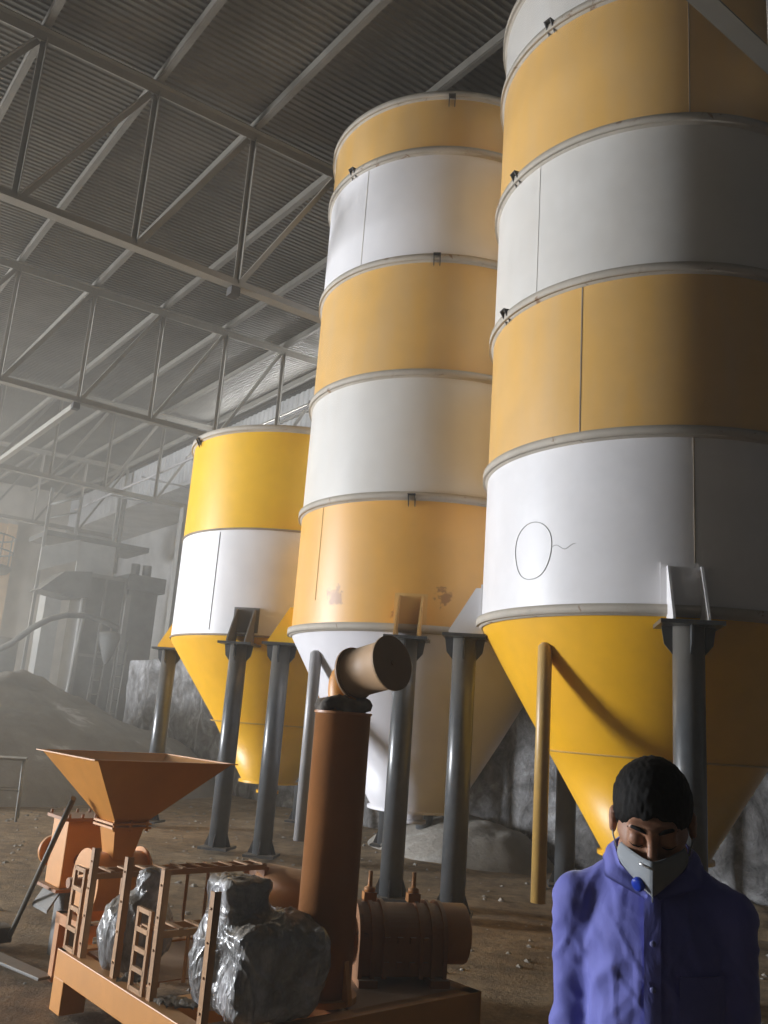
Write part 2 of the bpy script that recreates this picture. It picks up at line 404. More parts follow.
# trusses
NODES = [8.93-1.44*k for k in range(-1, 17)]            # node positions across the hall
TZ = lambda u: 9.36 + .03*u                              # top chord
BZ = 7.20
ordn = ['first', 'second', 'third', 'fourth', 'fifth', 'sixth', 'seventh', 'eighth', 'ninth', 'tenth', 'eleventh', 'twelfth', 'thirteenth', 'fourteenth', 'fifteenth', 'sixteenth', 'seventeenth', 'eighteenth']
tr_labels = ['grey roof truss crossing in front of the nearest striped silo',
             'grey roof truss passing behind the tall middle silo',
             'grey roof truss ending behind the short silo, tie rod at its lower chord',
             'hazy grey roof truss beyond the short silo, above the grey bins',
             'faint hazy roof truss farthest down the hall']
def truss(v, label):
    t = empty('roof_truss', H3(NODES[0], v, BZ), label, 'roof truss', 'steel roof trusses')
    t['kind'] = 'structure'
    nn = NODES
    m = MB(); a, b = H3(nn[0], v, TZ(nn[0])), H3(nn[-1], v, TZ(nn[-1]))
    m.bar(a, b, .018, .13, off=(0, -.02)); m.bar(a, b, .16, .016, off=(0, .05)); m.build('top_chord', M_truss, t)
    m = MB(); a, b = H3(nn[0], v, BZ), H3(nn[-1], v, BZ)
    m.bar(a, b, .02, .12, off=(0, .01)); m.bar(a, b, .16, .016, off=(0, -.05)); m.build('bottom_chord', M_truss, t)
    for k, u in enumerate(nn):
        if 10.5 < u: continue
        m = MB(); a, b = H3(u, v, BZ+.02), H3(u, v, TZ(u)-.03)
        m.box((a+b)/2 + Uax*.03, (.012, .075, (b-a).length), UV); m.box((a+b)/2 + Vax*.035, (.07, .012, (b-a).length), UV)
        m.build('post', M_truss, t)
        if k+1 < len(nn):
            m = MB(); a = H3(u-.05, v+.03, TZ(u)-.06); b = H3(nn[k+1]+.08, v+.03, BZ+.06)
            m.bar(a, b, .08, .012, off=(0, .035)); m.bar(a, b, .012, .07, off=(.035, 0)); m.build('diagonal', M_truss, t)
    for k in (4, 8, 12):
        m = MB(); m.box(H3(nn[k]-.03, v, BZ-.13), (.13, .14, .12), UV); m.build('cleat', M_dark, t)
    return t
TRV = [3.17, 9.93, 16.3, 22.8, 29.3]
for v, l in zip(TRV, tr_labels): truss(v, l)
# lengthwise tie under the lower chords
for (va, vb, l) in ((16.35, 22.7, 'pale square tie bar running from second truss back to hazy third truss'), (22.9, 29.2, 'faint tie bar continuing from the third truss to the farthest truss')):
    m = MB(); a = H3(4.58, va, BZ-.13); b = H3(4.58, vb, BZ-.13); m.bar(a, b, .11, .11)
    tag(m.build('tie_bar', M_truss, origin=a), l, 'tie bar', kind='structure')
# purlins on the node line
for k, u in enumerate(NODES[:15]):
    m = MB(); z = ROOFZ(u)-.065
    m.box(H3(u-.045, 15.5, z), (.016, 41, .12), UV); m.box(H3(u, 15.5, z-.06), (.07, 41, .012), UV); m.box(H3(u, 15.5, z+.06), (.09, 41, .014), UV)
    tag(m.build('roof_purlin', M_purl, origin=H3(u, 15.5, z)), 'steel purlin under the ribbed roof, %s from the silo-side wall' % ordn[k], 'purlin', 'roof purlins', 'structure')
# girts and the bright conduit along the sheet wall
for z, l in ((8.05, 'upper horizontal girt on the ribbed sheet wall'), (5.6, 'lower horizontal girt on the ribbed sheet wall')):
    m = MB(); m.box(H3(10.52, 10, z), (.1, 26, .14), UV); tag(m.build('wall_girt', M_purl, origin=H3(10.5, 10, z)), l, 'girt', kind='structure')
m = MB(); m.sweep([H3(9.0, v, 8.02+.008*math.sin(v)) for v in np.linspace(8, 30, 30)], .035, 10)
for v in range(9, 30, 3): m.box(H3(9.7, v, 8.08), (1.6, .05, .05), UV)
tag(m.build('conduit_pipe', M_legs, origin=H3(9.0, 19, 8.0)), 'thin shiny conduit running along the wall under the roof edge', 'pipe')
m = MB()
for z in (9.03, 9.21): m.box(H3(10.57, 18.0, z), (.07, 9.7, .05), UV)
for v in (13.2, 22.8): m.box(H3(10.57, v, 9.12), (.07, .06, .2), UV)
struct(m.build('fill_light_frame_1', M_purl))  # frame added around the roof-glow strip light, no real opening behind it
# wall column where the third truss lands
m = MB(); m.box(H3(9.9, 22.8, 5.0), (.22, .2, 4.4), UV); m.box(H3(9.78, 22.8, 5.0), (.02, .26, 4.4), UV)
struct(m.build('pillar', M_fars))

# ================================================================== SILOS
SEC = 1.413; Z0 = 2.6; RS = 1.6
def P3(c, r_, deg, z): return Vector((c[0]+r_*math.cos(R(deg)), c[1]+r_*math.sin(R(deg)), z))
def arcpatch(m, c, r0, r1, a0, a1, z0, z1, n=6):
    vs = []; 
    for i in range(n+1):
        a = a0+(a1-a0)*i/n
        for (r_, z) in ((r0, z0), (r1, z0), (r1, z1), (r0, z1)): vs.append(P3(c, r_, a, z))
    fs = [(4*i+j, 4*i+(j+1) % 4, 4*(i+1)+(j+1) % 4, 4*(i+1)+j) for i in range(n) for j in range(4)] + [(3, 2, 1, 0), (4*n, 4*n+1, 4*n+2, 4*n+3)]
    m.add(vs, fs, False)
def band_mat(base_name, c, film, patches, c2):
    """shell paint with worn patches at given points (object space), each (x, y, z, radius)"""
    m, nt, b = nodes_of(base_name); vec = objvec(nt)
    n1 = noise_node(nt, 3, 6, .65, vec)
    colr = ramp(nt, n1.outputs[0], [(.3, tuple(x*.93 for x in c)), (.7, tuple(min(1, x*1.07) for x in c))]).outputs[0]
    st = objvec(nt, scale=(2.2, 2.2, .45)); n2 = noise_node(nt, 1.6, 4, .6, st)
    f = nt.nodes.new('ShaderNodeMapRange'); f.inputs[1].default_value = .3; f.inputs[2].default_value = .75
    f.inputs[3].default_value = film*.6; f.inputs[4].default_value = film*1.35; nt.links.new(n2.outputs[0], f.inputs[0])
    colr = mix(nt, f.outputs[0], colr, (0.50, 0.43, 0.33))
    n3 = noise_node(nt, 6, 9, .8, vec, .3)
    for (x, y, z, r_) in patches:
        d = nt.nodes.new('ShaderNodeVectorMath'); d.operation = 'DISTANCE'; nt.links.new(vec, d.inputs[0]); d.inputs[1].default_value = (x, y, z)
        q = nt.nodes.new('ShaderNodeMapRange'); q.inputs[1].default_value = r_; q.inputs[2].default_value = 0; q.inputs[3].default_value = -.22; q.inputs[4].default_value = .14
        nt.links.new(d.outputs['Value'], q.inputs[0])
        s = nt.nodes.new('ShaderNodeMath'); s.operation = 'ADD'; nt.links.new(q.outputs[0], s.inputs[0]); nt.links.new(n3.outputs[0], s.inputs[1])
        rr = ramp(nt, s.outputs[0], [(.50, (0, 0, 0)), (.54, (1, 1, 1))])
        colr = mix(nt, rr.outputs[0], colr, c2)
    nt.links.new(colr, b.inputs['Base Color']); b.inputs['Roughness'].default_value = .42
    nb = noise_node(nt, 14, 6, .7, vec); bump(nt, b, nb.outputs[0], .08, .01); return m
def silo(c, legdeg, bands, cone_mat, flanges, label, brmats, seams, lugs, ztop, cone_r, cone_z, extra_top=None, band_top_mats=None):
    root = empty('silo', (c[0], c[1], 0), label, 'silo', 'striped steel silos')
    C3 = Vector((c[0], c[1], 0))
    z = Z0
    for k, (mt, h) in enumerate(bands):
        m = MB(); rr = RS-.012
        m.lathe(C3, [(rr, z), (rr, z+h)], 128); 
        if k == len(bands)-1: m.lathe(C3, [(rr, z+h), (rr-.03, z+h), (rr-.03, z+h-.25), (.05, z+h-.12)], 128, flat={0, 2})
        m.build('shell_section', mt, root, C3)
        z += h
    z = Z0
    for k in range(len(bands)+1):
        zz = Z0 + sum(b[1] for b in bands[:k])
        big = flanges[k]
        m = MB(); ro = RS + (.035 if big else .006); hh = .036 if big else .012
        m.lathe(C3, [(RS-.02, zz-hh), (ro, zz-hh), (ro, zz+hh), (RS-.02, zz+hh)], 128, flat={0, 2})
        if big: m.lathe(C3, [(RS-.012, zz-.05), (RS+.012, zz-.036), (RS+.012, zz-.03)], 128)
        m.build('flange_ring', M_fl if big else M_seam, root, C3)
    # cone
    m = MB(); m.lathe(C3, [(RS-.012, Z0), (RS-.03, Z0-.06), (cone_r+.48, cone_z+.82), (cone_r, cone_z+.03), (cone_r+.04, cone_z+.03), (cone_r+.04, cone_z), (.02, cone_z)], 128, flat={4, 5})
    m.build('cone', cone_mat, root, C3)
    m = MB()
    zw = Z0-1.10; rw = cone_r + (RS-.03-cone_r)*((zw-cone_z)/(Z0-.06-cone_z))
    m.lathe(C3, [(rw-.01, zw-.008), (rw+.004, zw), (rw+.006, zw+.008)], 96); m.build('weld_seam', M_seamy if cone_mat is M_yc else M_seam, root, C3)
    m = MB(); m.tube((c[0], c[1], cone_z), (c[0], c[1], cone_z-.10), .13, .13, 28); m.tube((c[0], c[1], cone_z-.10), (c[0], c[1], cone_z-.14), .16, .16, 28)
    m.build('outlet', cone_mat, root, C3)
    for (deg, za, zb, mt) in seams:
        m = MB(); arcpatch(m, c, RS-.014, RS-.008, deg-.18, deg+.18, za, zb, 1); m.build('weld_seam', mt, root, C3)
    for (deg, zc) in lugs:
        m = MB(); q = P3(c, RS+.0, deg, zc); rad = Vector((math.cos(R(deg)), math.sin(R(deg)), 0)); tan = Vector((-rad.y, rad.x, 0))
        for sgn in (-1, 1):
            m.prism([q+rad*.0+Zax*.05+tan*.035*sgn, q+rad*.075+Zax*.05+tan*.035*sgn, q+rad*.0-Zax*.07+tan*.035*sgn], tan*.01)
        m.box(q+rad*.037+Zax*.052, (.075, .085, .012), (rad, tan, Zax)); m.build('lifting_lug', M_dark, root, C3)
    for k in range(4):
        deg = legdeg+90*k; rad = Vector((math.cos(R(deg)), math.sin(R(deg)), 0)); tan = Vector((-rad.y, rad.x, 0)); ax = (rad, tan, Zax)
        q = P3(c, 1.735, deg, 0)
        m = MB(); rl = .112
        m.tube(q+Zax*.05, q+Zax*2.46, rl, rl, 36)
        leg = m.build('leg', M_leg, root, q)
        m = MB(); m.box(q+Zax*2.475, (.40, .44, .03), ax)
        for s1, s2 in ((1, 0), (-1, 0), (0, 1), (0, -1)):
            d = rad*s1+tan*s2; o = tan if s1 else rad
            m.prism([q+d*.105+Zax*2.46, q+d*.19+Zax*2.46, q+d*.17+Zax*2.33, q+d*.105+Zax*2.25], o*.014)
        m.build('top_plate', M_leg, leg, q)
        m = MB(); m.box(q+Zax*.035, (.36, .36, .03), ax)
        for s1, s2 in ((1, 0), (-1, 0), (0, 1), (0, -1)):
            d = rad*s1+tan*s2; o = tan if s1 else rad
            m.prism([q+d*.105+Zax*.05, q+d*.17+Zax*.05, q+d*.105+Zax*.22], o*.012)
        m.build('base_plate', M_dark, leg, q)
        m = MB(); 
        for s in (-1, 1):
            m.prism([q+tan*.12*s-rad*.16+Zax*2.93, q+tan*.12*s-rad*.09+Zax*2.93, q+tan*.12*s+rad*.15+Zax*2.52, q+tan*.12*s+rad*.15+Zax*2.49, q+tan*.12*s-rad*.16+Zax*2.49], tan*.018)
        m.build('support_gusset', brmats[k], root, q)
        m = MB(); a = 8.5
        arcpatch(m, c, RS-.012, RS+.004, deg-6.2, deg+6.2, Z0+.036, 2.96, 6)
        m.build('backing_plate', brmats[k], root, q)
    return root
c1, c2, c3 = (-1.349, 12.929), (.584, 10.628), (2.566, 8.035)
# nearest silo
s3 = silo(c3, -100, [(M_wh, SEC), (M_ys, SEC), (M_whd, SEC), (M_ys, SEC), (M_whd, .76)], M_yc, [1, 1, 1, 1, 1, 1],
          'tall yellow and white striped silo nearest the masked man, yellow cone below', [M_wh, M_fl, M_fl, M_wh],
          [(-97.1, Z0+3*SEC+.04, Z0+4*SEC-.04, M_seam), (-129.5, Z0+SEC+.04, Z0+2*SEC-.04, M_seam), (-97.1, Z0+.04, Z0+SEC-.04, M_seam), (-147.6, Z0+2*SEC+.04, Z0+3*SEC-.04, M_whd)],
          [(-143.8, Z0+4*SEC), (-159.6, Z0+3*SEC), (-162.9, Z0+2*SEC)], 9, .45, .66)
P_ = [P3((0, 0), 1.6, -131.3, 2.92), P3((0, 0), 1.6, -86, 2.95), P3((0, 0), 1.6, -103, 2.75), P3((0, 0), 1.6, -74, 2.92)]
M_ypatch = band_mat('worn_yellow_shell_paint', (0.80, 0.40, 0.05), .18, [(*P_[0], .30), (*P_[1], .26), (*P_[2], .2), (*P_[3], .2)], (0.42, 0.20, 0.055))
s2 = silo(c2, -98.5, [(M_ypatch, SEC), (M_whd, SEC), (M_ys, SEC), (M_wh, SEC), (M_ys, .76)], M_whb, [1, 1, 1, 1, 1, 1],
          'tall striped silo in the middle of the row, with a white cone', [M_ys, M_ys, M_fl, M_yb],
          [(-132.7, Z0+3*SEC+.04, Z0+4*SEC-.04, M_whd), (-143.3, Z0+.3, Z0+SEC-.04, M_seamy)],
          [(-141.9, 8.25), (-94.7, 8.92), (-96.8, Z0+3*SEC-.03), (-100.6, Z0+SEC-.05)], 9, .49, .68)
s1 = silo(c1, -102, [(M_wh, SEC), (M_yb, SEC)], M_yc, [0, 0, 1],
          'short bright silo farthest along the row, yellow over white with yellow cone', [paint('grey_bracket_paint', (0.14, 0.135, 0.13), .6), M_yc, M_fl, M_yc],
          [(-121.6, Z0+.06, Z0+SEC-.04, M_dark)], [(-148.3, 5.37)], 5.4, .38, .70)
# hand-drawn ring on the nearest silo's white band
m = MB(); pts = []
for i in range(49):
    t = 2*math.pi*i/48; a = -145.7 + 7.6*math.cos(t)*(1+.04*math.sin(3*t)); z = 3.11+.255*math.sin(t)*(1+.05*math.cos(2*t)); pts.append(P3(c3, RS-.0105, a, z))
m.sweep(pts, .0035, 6, False)
m.sweep([P3(c3, RS-.0105, a, 3.11+.02*math.sin(a)) for a in np.linspace(-138, -130, 12)], .0022, 5, False)
m.build('drawn_ring', paint('pencil_grey', (0.36, 0.35, 0.34), .9), s3, Vector((c3[0], c3[1], 0)))
# side vent pipes that run down from two cones
def vent(parent, top, bot, r_, mt, cpt):
    m = MB(); m.sweep([Vector(bot), Vector(top), Vector(top)+Vector((0, 0, .03))], [r_, r_, r_*.5], 24)
    d = (Vector((cpt[0], cpt[1], 0))-Vector((top[0], top[1], 0))).normalized(); 
    m.tube(Vector(top)-Zax*.02, Vector(top)-Zax*.02+d*.12, r_*.5, r_*.5, 18)
    m.build('vent_pipe', mt, parent, Vector((cpt[0], cpt[1], 0)))
vent(s3, (1.395, 7.18, 2.33), (1.395, 7.18, .38), .058, M_ylp, c3)
vent(s2, (-.636, 9.82, 2.33), (-.636, 9.82, .36), .066, M_legs, c2)

# ================================================================== SKID AND MACHINES
a_ = Vector((math.cos(R(40)), math.sin(R(40)), 0)); b_ = Vector((-math.sin(R(40)), math.cos(R(40)), 0)); SK = (a_, b_, Zax)
N0 = Vector((-.545, 3.99, 0))
def S(a, b, z): return N0 + a_*a + b_*b + Zax*z
root = empty('machine_skid', S(.8, .8, 0), 'low orange steel skid frame carrying pump, wrapped bundles and tall cylinder', 'skid frame')
LA, LB = 1.62, 1.66
m = MB()
for b in (.045, LB-.045): m.box(S(LA/2, b, .23), (LA, .09, .14), SK)
for a in (.045, LA-.045): m.box(S(a, LB/2, .23), (.09, LB, .14), SK)
m.box(S(LA/2, .62, .23), (LA-.1, .08, .12), SK); m.box(S(.75, LB/2, .23), (.08, LB-.1, .12), SK)
m.build('beam_frame', M_orb, root, bevel=.004)
m = MB(); m.box(S(LA*.74, LB*.30, .297), (LA*.50, LB*.56, .006), SK); m.box(S(LA*.3, LB*.72, .297), (LA*.45, LB*.4, .006), SK)
m.build('deck_plate', M_or2, root)
for (a, b) in ((.07, .07), (LA-.07, .07), (.07, LB-.07), (LA-.07, LB-.07)):
    m = MB(); m.box(S(a, b, .08), (.14, .14, .17), SK); m.build('leg', M_orb, root, bevel=.004)

# upright posts and ladder frames along the edge
def bolts(m, p, n, h):
    for k in range(n):
        z = h*(k+.5)/n; m.tube(p-a_*.027+Zax*z, p-a_*.034+Zax*z, .0055, .0055, 8)
def post(m, b, h):
    p = S(.03, b, .3); m.box(p+Zax*(h/2)-b_*.015, (.008, .036, h), SK); m.box(p+Zax*(h/2)+a_*.014-b_*.029, (.034, .008, h), SK); bolts(m, p-b_*.015+a_*.024, 4, h)
for (b, h, l) in ((1.04, .565, 'bare brown angle-iron post standing between the two ladder frames'), (.17, .555, 'bare brown angle-iron post in front of the large wrapped bundle')):
    m = MB(); post(m, b, h); tag(m.build('angle_post', M_ang, origin=S(.03, b, .3)), l, 'post', 'angle-iron posts on the skid')
def ladder_frame(b, h, hl, ztop, run, wl, label):
    t = empty('welded_rack', S(.03, b, .3), label, 'frame', 'ladder frames on the skid')
    m = MB(); post(m, b, h); m.build('post', M_ang, t)
    m = MB()
    for bb in (b+.05, b+.05+wl): m.box(S(.03, bb, .3+hl/2), (.018, .022, hl), SK)
    for k in range(5): m.box(S(.03, b+.05+wl/2, .31+(hl-.02)*k/4), (.018, wl, .022), SK)
    m.build('side_ladder', M_ang, t)
    m = MB()
    for bb in (0, .15): m.box(S(.03+run/2, b+bb, ztop), (run, .016, .03), SK)
    n = int(run/.11)
    for k in range(n+1): m.box(S(.05+(run-.04)*k/n, b+.075, ztop+.018), (.028, .16, .008), SK)
    m.build('top_ladder', M_ang, t)
    for k in range(5):
        m = MB(); aa = .30+.14*k
        if aa < run: m.box(S(aa, b+.15, (.303+ztop)/2), (.014, .014, ztop-.303), SK); m.build('drop_bar', M_ang, t)
    m = MB(); m.box(S(.03+run, b+.075, (.303+ztop)/2), (.03, .17, ztop-.303), SK); m.build('end_panel', M_or2, t)
ladder_frame(1.45, .55, .43, .70, 1.15, .13, 'brown ladder frame at skid corner beside the hopper neck')
ladder_frame(.64, .57, .37, .575, .62, .13, 'lower brown ladder frame between the two wrapped bundles')

# hammer mill with the big square hopper
hm = empty('hammer_mill', S(.39, 2.0, 0), 'orange crusher with a large flared square hopper, behind the skid', 'crusher')
def frustum(m, r0, r1, z0, z1, t=.008):
    """r = (a0, a1, b0, b1)"""
    def ring(r_, z, e): return [S(r_[0]+e, r_[2]+e, z), S(r_[1]-e, r_[2]+e, z), S(r_[1]-e, r_[3]-e, z), S(r_[0]+e, r_[3]-e, z)]
    vs = ring(r0, z0, 0)+ring(r1, z1, 0)+ring(r1, z1, t)+ring(r0, z0, t)
    fs = [(i, (i+1) % 4, 4+(i+1) % 4, 4+i) for i in range(4)]+[(4+i, 4+(i+1) % 4, 8+(i+1) % 4, 8+i) for i in range(4)]+[(8+i, 8+(i+1) % 4, 12+(i+1) % 4, 12+i) for i in range(4)]
    m.add(vs, fs, False)
RIM = (0.03, .91, 1.55, 2.42); NK = (.29, .48, 1.77, 1.99)
m = MB(); frustum(m, NK, RIM, .93, 1.30)
z = 1.30
for (ca, cb, sa, sb) in ((.47, 1.535, .92, .035), (.47, 2.435, .92, .035), (.015, 1.985, .035, .92), (.925, 1.985, .035, .92)): m.box(S(ca, cb, z+.004), (sa, sb, .006), SK)
hop = m.build('hopper', M_orb, hm)
m = MB(); frustum(m, (.34, .45, 1.84, 1.97), NK, .68, .91); m.build('hopper_neck', M_orb, hm)
m = MB(); 
for zz in (.905, .928): m.box(S(.385, 1.88, zz), (.25, .28, .012), SK)
for aa in (.28, .385, .49):
    for bb in (1.755, 2.005): m.tube(S(aa, bb, .885), S(aa, bb, .95), .009, .009, 8)
m.build('neck_flange', M_orb, hm)
# rotor housing: half-round plates
m = MB(); ax_h = (b_, Zax, a_)
for aa in (.22, .56): m.lathe(S(aa, 1.93, .58), [(.02, 0), (.19, 0), (.19, .012), (.02, .012)], 40, 0, 360, (b_, Zax, a_), flat={0, 1, 2})
m.lathe(S(.23, 1.93, .58), [(.165, 0), (.165, .33)], 40, 0, 360, (b_, Zax, a_))
m.build('rotor_housing', M_orb, hm)
m = MB(); m.tube(S(.12, 1.93, .58), S(.70, 1.93, .58), .03, .03, 20); m.box(S(.68, 1.93, .45), (.07, .14, .26), SK)
m.build('shaft', M_or2, hm)
CA, CB = .45, 2.66
m = MB(); m.tube(S(CA-.02, 2.1, .60), S(CA-.02, CB-.1, .60), .04, .04, 20); m.box(S(CA, 2.35, .36), (.10, .3, .05), SK); m.build('drive_shaft', M_or2, hm)
m = MB(); m.lathe(S(CA-.08, CB+.18, .62), [(.02, -.02), (.10, -.02), (.10, .02), (.02, .02)], 32, 0, 360, (a_, Zax, b_), flat={0, 2}); m.build('pulley', M_or, hm)
m = MB(); m.box(S(CA, CB, .64), (.26, .26, .42), SK); m.build('side_casing', M_orb, hm, bevel=.006)
for zz, l in ((.86, 'top'), (.42, 'low')):
    m = MB(); m.box(S(CA, CB, zz), (.33, .33, .02), SK)
    if l == 'top':
        for k in range(4): m.tube(S(CA-.14+.09*k, CB-.155, zz), S(CA-.14+.09*k, CB-.155, zz+.035), .010, .010, 8); m.tube(S(CA-.14+.09*k, CB+.155, zz), S(CA-.14+.09*k, CB+.155, zz+.035), .010, .010, 8)
    m.build('casing_flange', M_or2, hm)
m = MB(); m.prism([S(CA-.12, CB-.14, .41), S(CA-.12, CB+.12, .41), S(CA-.20, CB+.10, .30), S(CA-.20, CB-.16, .30)], Zax*.02); m.box(S(CA+.02, CB, .2), (.16, .16, .42), SK); m.build('discharge_chute', M_fars, hm)
m = MB()
for (aa, bb) in ((.20, 1.76), (.66, 1.76), (.20, 2.12), (.66, 2.12)): m.box(S(aa, bb, .18), (.06, .06, .36), SK)
for bb in (1.76, 2.12): m.box(S(.43, bb, .35), (.52, .07, .06), SK)
for aa in (.20, .66): m.box(S(aa, 1.94, .35), (.06, .42, .06), SK)
m.build('stand', M_or, hm)

# lever leaning from the floor onto the mill
m = MB(); A = Vector((-2.33, 6.50, .03)); B = Vector((-1.775, 5.675, 1.04)); m.tube(A, B, .017, .017, 14)
tag(m.build('steel_bar', M_purl, origin=A), 'long thin steel bar leaning from the floor against the hopper side', 'bar')
m = MB(); m.box((-2.47, 6.46, .05), (.30, .16, .10), (a_, b_, Zax)); m.box((-2.47, 6.46, .11), (.14, .08, .05), SK)
tag(m.build('steel_block', M_dark, origin=(-2.47, 6.46, 0), bevel=.01), 'dark steel block on the floor at the foot of the leaning bar', 'block')
m = MB(); m.add([(-2.50, 6.20, .012), (-2.4, 6.28, .012), (-1.76, 5.74, .012), (-1.82, 5.66, .012), (-2.50, 6.20, .03), (-2.4, 6.28, .03), (-1.76, 5.74, .03), (-1.82, 5.66, .03)], [(3, 2, 1, 0), (4, 5, 6, 7), (0, 1, 5, 4), (1, 2, 6, 5), (2, 3, 7, 6), (3, 0, 4, 7)])
tag(m.build('steel_plank', M_fars, origin=(-2.1, 5.9, 0), bevel=.004), 'flat grey steel strip lying on the dirt left of the skid', 'strip')

# wrapped bundles
def wrap_mat():
    m, nt, b = nodes_of('plastic_wrap_with_dust'); v = objvec(nt)
    a = noise_node(nt, 3.5, 7, .65, v, .6); c = noise_node(nt, 20, 5, .6, objvec(nt, scale=(1, 1, .35)), 1.5)
    base = ramp(nt, a.outputs[0], [(.33, (0.13, 0.13, 0.125)), (.5, (0.32, 0.32, 0.32)), (.66, (0.60, 0.60, 0.63))]).outputs[0]
    g = nt.nodes.new('ShaderNodeNewGeometry'); sx = nt.nodes.new('ShaderNodeSeparateXYZ'); nt.links.new(g.outputs['Normal'], sx.inputs[0])
    mr = nt.nodes.new('ShaderNodeMapRange'); mr.inputs[1].default_value = .35; mr.inputs[2].default_value = .8; mr.inputs[4].default_value = .85; nt.links.new(sx.outputs[2], mr.inputs[0])
    nt.links.new(mix(nt, mr.outputs[0], base, (0.24, 0.205, 0.155)), b.inputs['Base Color'])
    ro = nt.nodes.new('ShaderNodeMapRange'); ro.inputs[1].default_value = 0; ro.inputs[2].default_value = .8; ro.inputs[3].default_value = .20; ro.inputs[4].default_value = .9
    nt.links.new(mr.outputs[0], ro.inputs[0]); nt.links.new(ro.outputs[0], b.inputs['Roughness'])
    mp = nt.nodes.new('ShaderNodeMapping'); mp.inputs['Rotation'].default_value = (.3, .7, .4); mp.inputs['Scale'].default_value = (22, 16, 4); nt.links.new(v, mp.inputs[0])
    c = noise_node(nt, 1.0, 5, .6, mp.outputs[0], 1.6)
    b.inputs['Coat Weight'].default_value = .7; b.inputs['Coat Roughness'].default_value = .10
    bump(nt, b, c.outputs[0], .7, .03); return m
M_wrap = wrap_mat()
def bundle(f, lo, hi, h, amp, seed, loc, label):
    V, Fc = surface_net(f, lo, hi, h); n = grad(f, V); n /= np.maximum(np.linalg.norm(n, axis=1), 1e-6)[:, None]
    out = V.copy()
    for i, (p, q) in enumerate(zip(V, n)):
        k1 = Vector((p[0]*5+p[2]*4, p[1]*5, p[2]*2.5-p[0]*2+seed))
        wv = mn.noise(k1)*.6
        r1 = max(0, .55-abs(mn.noise(Vector((p[0]*7+p[2]*6+wv, p[1]*7+wv, p[2]*3-p[0]*3+seed)))*2.6)); r2 = max(0, .5-abs(mn.noise(Vector((p[0]*11-p[2]*9, p[1]*12+seed, p[2]*5+p[0]*4)))*2.6))
        lump = mn.noise(Vector(p)*4.5+Vector((0, 0, seed)))
        out[i] += q*(amp*(1.3*r1+.8*r2-.5)+amp*1.3*lump)
    o = np_obj('wrapped_bundle', out, Fc, M_wrap, None, loc)
    return tag(o, label, 'wrapped bundle', 'plastic wrapped bundles on the skid')
rot40 = np.array([[math.cos(R(40)), math.sin(R(40)), 0], [-math.sin(R(40)), math.cos(R(40)), 0], [0, 0, 1]])
def f_big(p):
    q = p@np.array([[math.cos(R(36)), -math.sin(R(36)), 0], [math.sin(R(36)), math.cos(R(36)), 0], [0, 0, 1]])
    d = rbox(q, (.0, .0, .20), (.46, .48, .40), .08)
    d = smin(d, ell(p, (.07, 0, .27), (.22, .20, .18)), .07)
    d = smin(d, rbox(q, (-.10, .08, .47), (.24, .26, .20), .04), .05)
    d = smin(d, ell(p, (-.23, 0, .22), (.10, .15, .19)), .06)
    return smax(d, -p[:, 2]+.004, .01)
bundle(f_big, (-.5, -.4, -.02), (.5, .4, .7), .009, .018, 3.3, (-.42, 4.43, .302), 'large dusty plastic-wrapped bundle beside the tall orange cylinder')
def f_small(p):
    d = ell(p, (0, 0, .18), (.195, .18, .20)); d = smin(d, cone_s(p, (.05, 0, .30), (.05, 0, .42), .085, .085), .04)
    d = smin(d, rbox(p, (-.02, .0, .06), (.24, .24, .12), .04), .06)
    return smax(d, -p[:, 2]+.004, .01)
bundle(f_small, (-.3, -.3, -.02), (.3, .3, .58), .008, .012, 9.1, (-1.13, 4.98, .302), 'smaller plastic-wrapped bundle behind the bare post, under the hopper')

# small stones and chips lying on the dirt floor
m = MB()
for k in range(700):
    u = random.uniform(1.0, 8.6); v = random.uniform(2.0, 15.0); p = H3(u, v, 0); r_ = random.uniform(.008, .03)*(1+.6*random.random())
    q = []; z = .035*fbm(p.x*.6, p.y*.6, 3)+.012*fbm(p.x*3, p.y*3, 9)-.02
    for (i, j, h) in ((1, 0, 0), (.4, .9, 0), (-.8, .6, 0), (-.9, -.5, 0), (.2, -1, 0), (.5, .1, .6), (-.3, .3, .7), (-.1, -.4, .6)):
        q.append(p+Vector((i*r_*random.uniform(.7, 1.3), j*r_*random.uniform(.7, 1.3), min(z, .03)-.002+h*r_*random.uniform(.5, 1))))
    m.add(q, [(0, 1, 6, 5), (1, 2, 6), (2, 3, 7, 6), (3, 4, 7), (4, 0, 5, 7), (5, 6, 7), (4, 3, 2, 1, 0)])
tag(m.build('debris', M_heap), 'small stone chips scattered over the dirt floor around the machines', 'debris', kind='stuff')

# loose scraps on deck
def scrap(loc, s, seed, label, mt):
    m = MB(); n = 8; vs = []
    for j in range(n+1):
        for i in range(n+1):
            x = -1+2*i/n; y = -1+2*j/n; vs.append(Vector(loc)+Vector((x*s*(1+.2*math.sin(seed+y*3)), y*s*.6*(1+.2*math.cos(seed+x*4)), .012+.03*abs(mn.noise(Vector((x*2+seed, y*2, 0)))))))
    for j in range(n+1):
        for i in range(n+1): vs.append(vs[j*(n+1)+i]-Zax*.008)
    K = (n+1)**2
    fs = [(j*(n+1)+i, j*(n+1)+i+1, (j+1)*(n+1)+i+1, (j+1)*(n+1)+i) for j in range(n) for i in range(n)]
    fs += [tuple(K+x for x in reversed(f)) for f in fs]
    m.add(vs, fs, True); return tag(m.build('plastic_scrap', mt, origin=loc), label, 'plastic scrap', 'plastic scraps on the skid')
scrap(S(.12, .50, .30), .10, 1, 'crumpled plastic scrap on the skid near the lower ladder frame', M_wrap)
scrap(S(.12, .92, .30), .08, 4, 'crumpled plastic scrap on the skid between the posts', M_wrap)

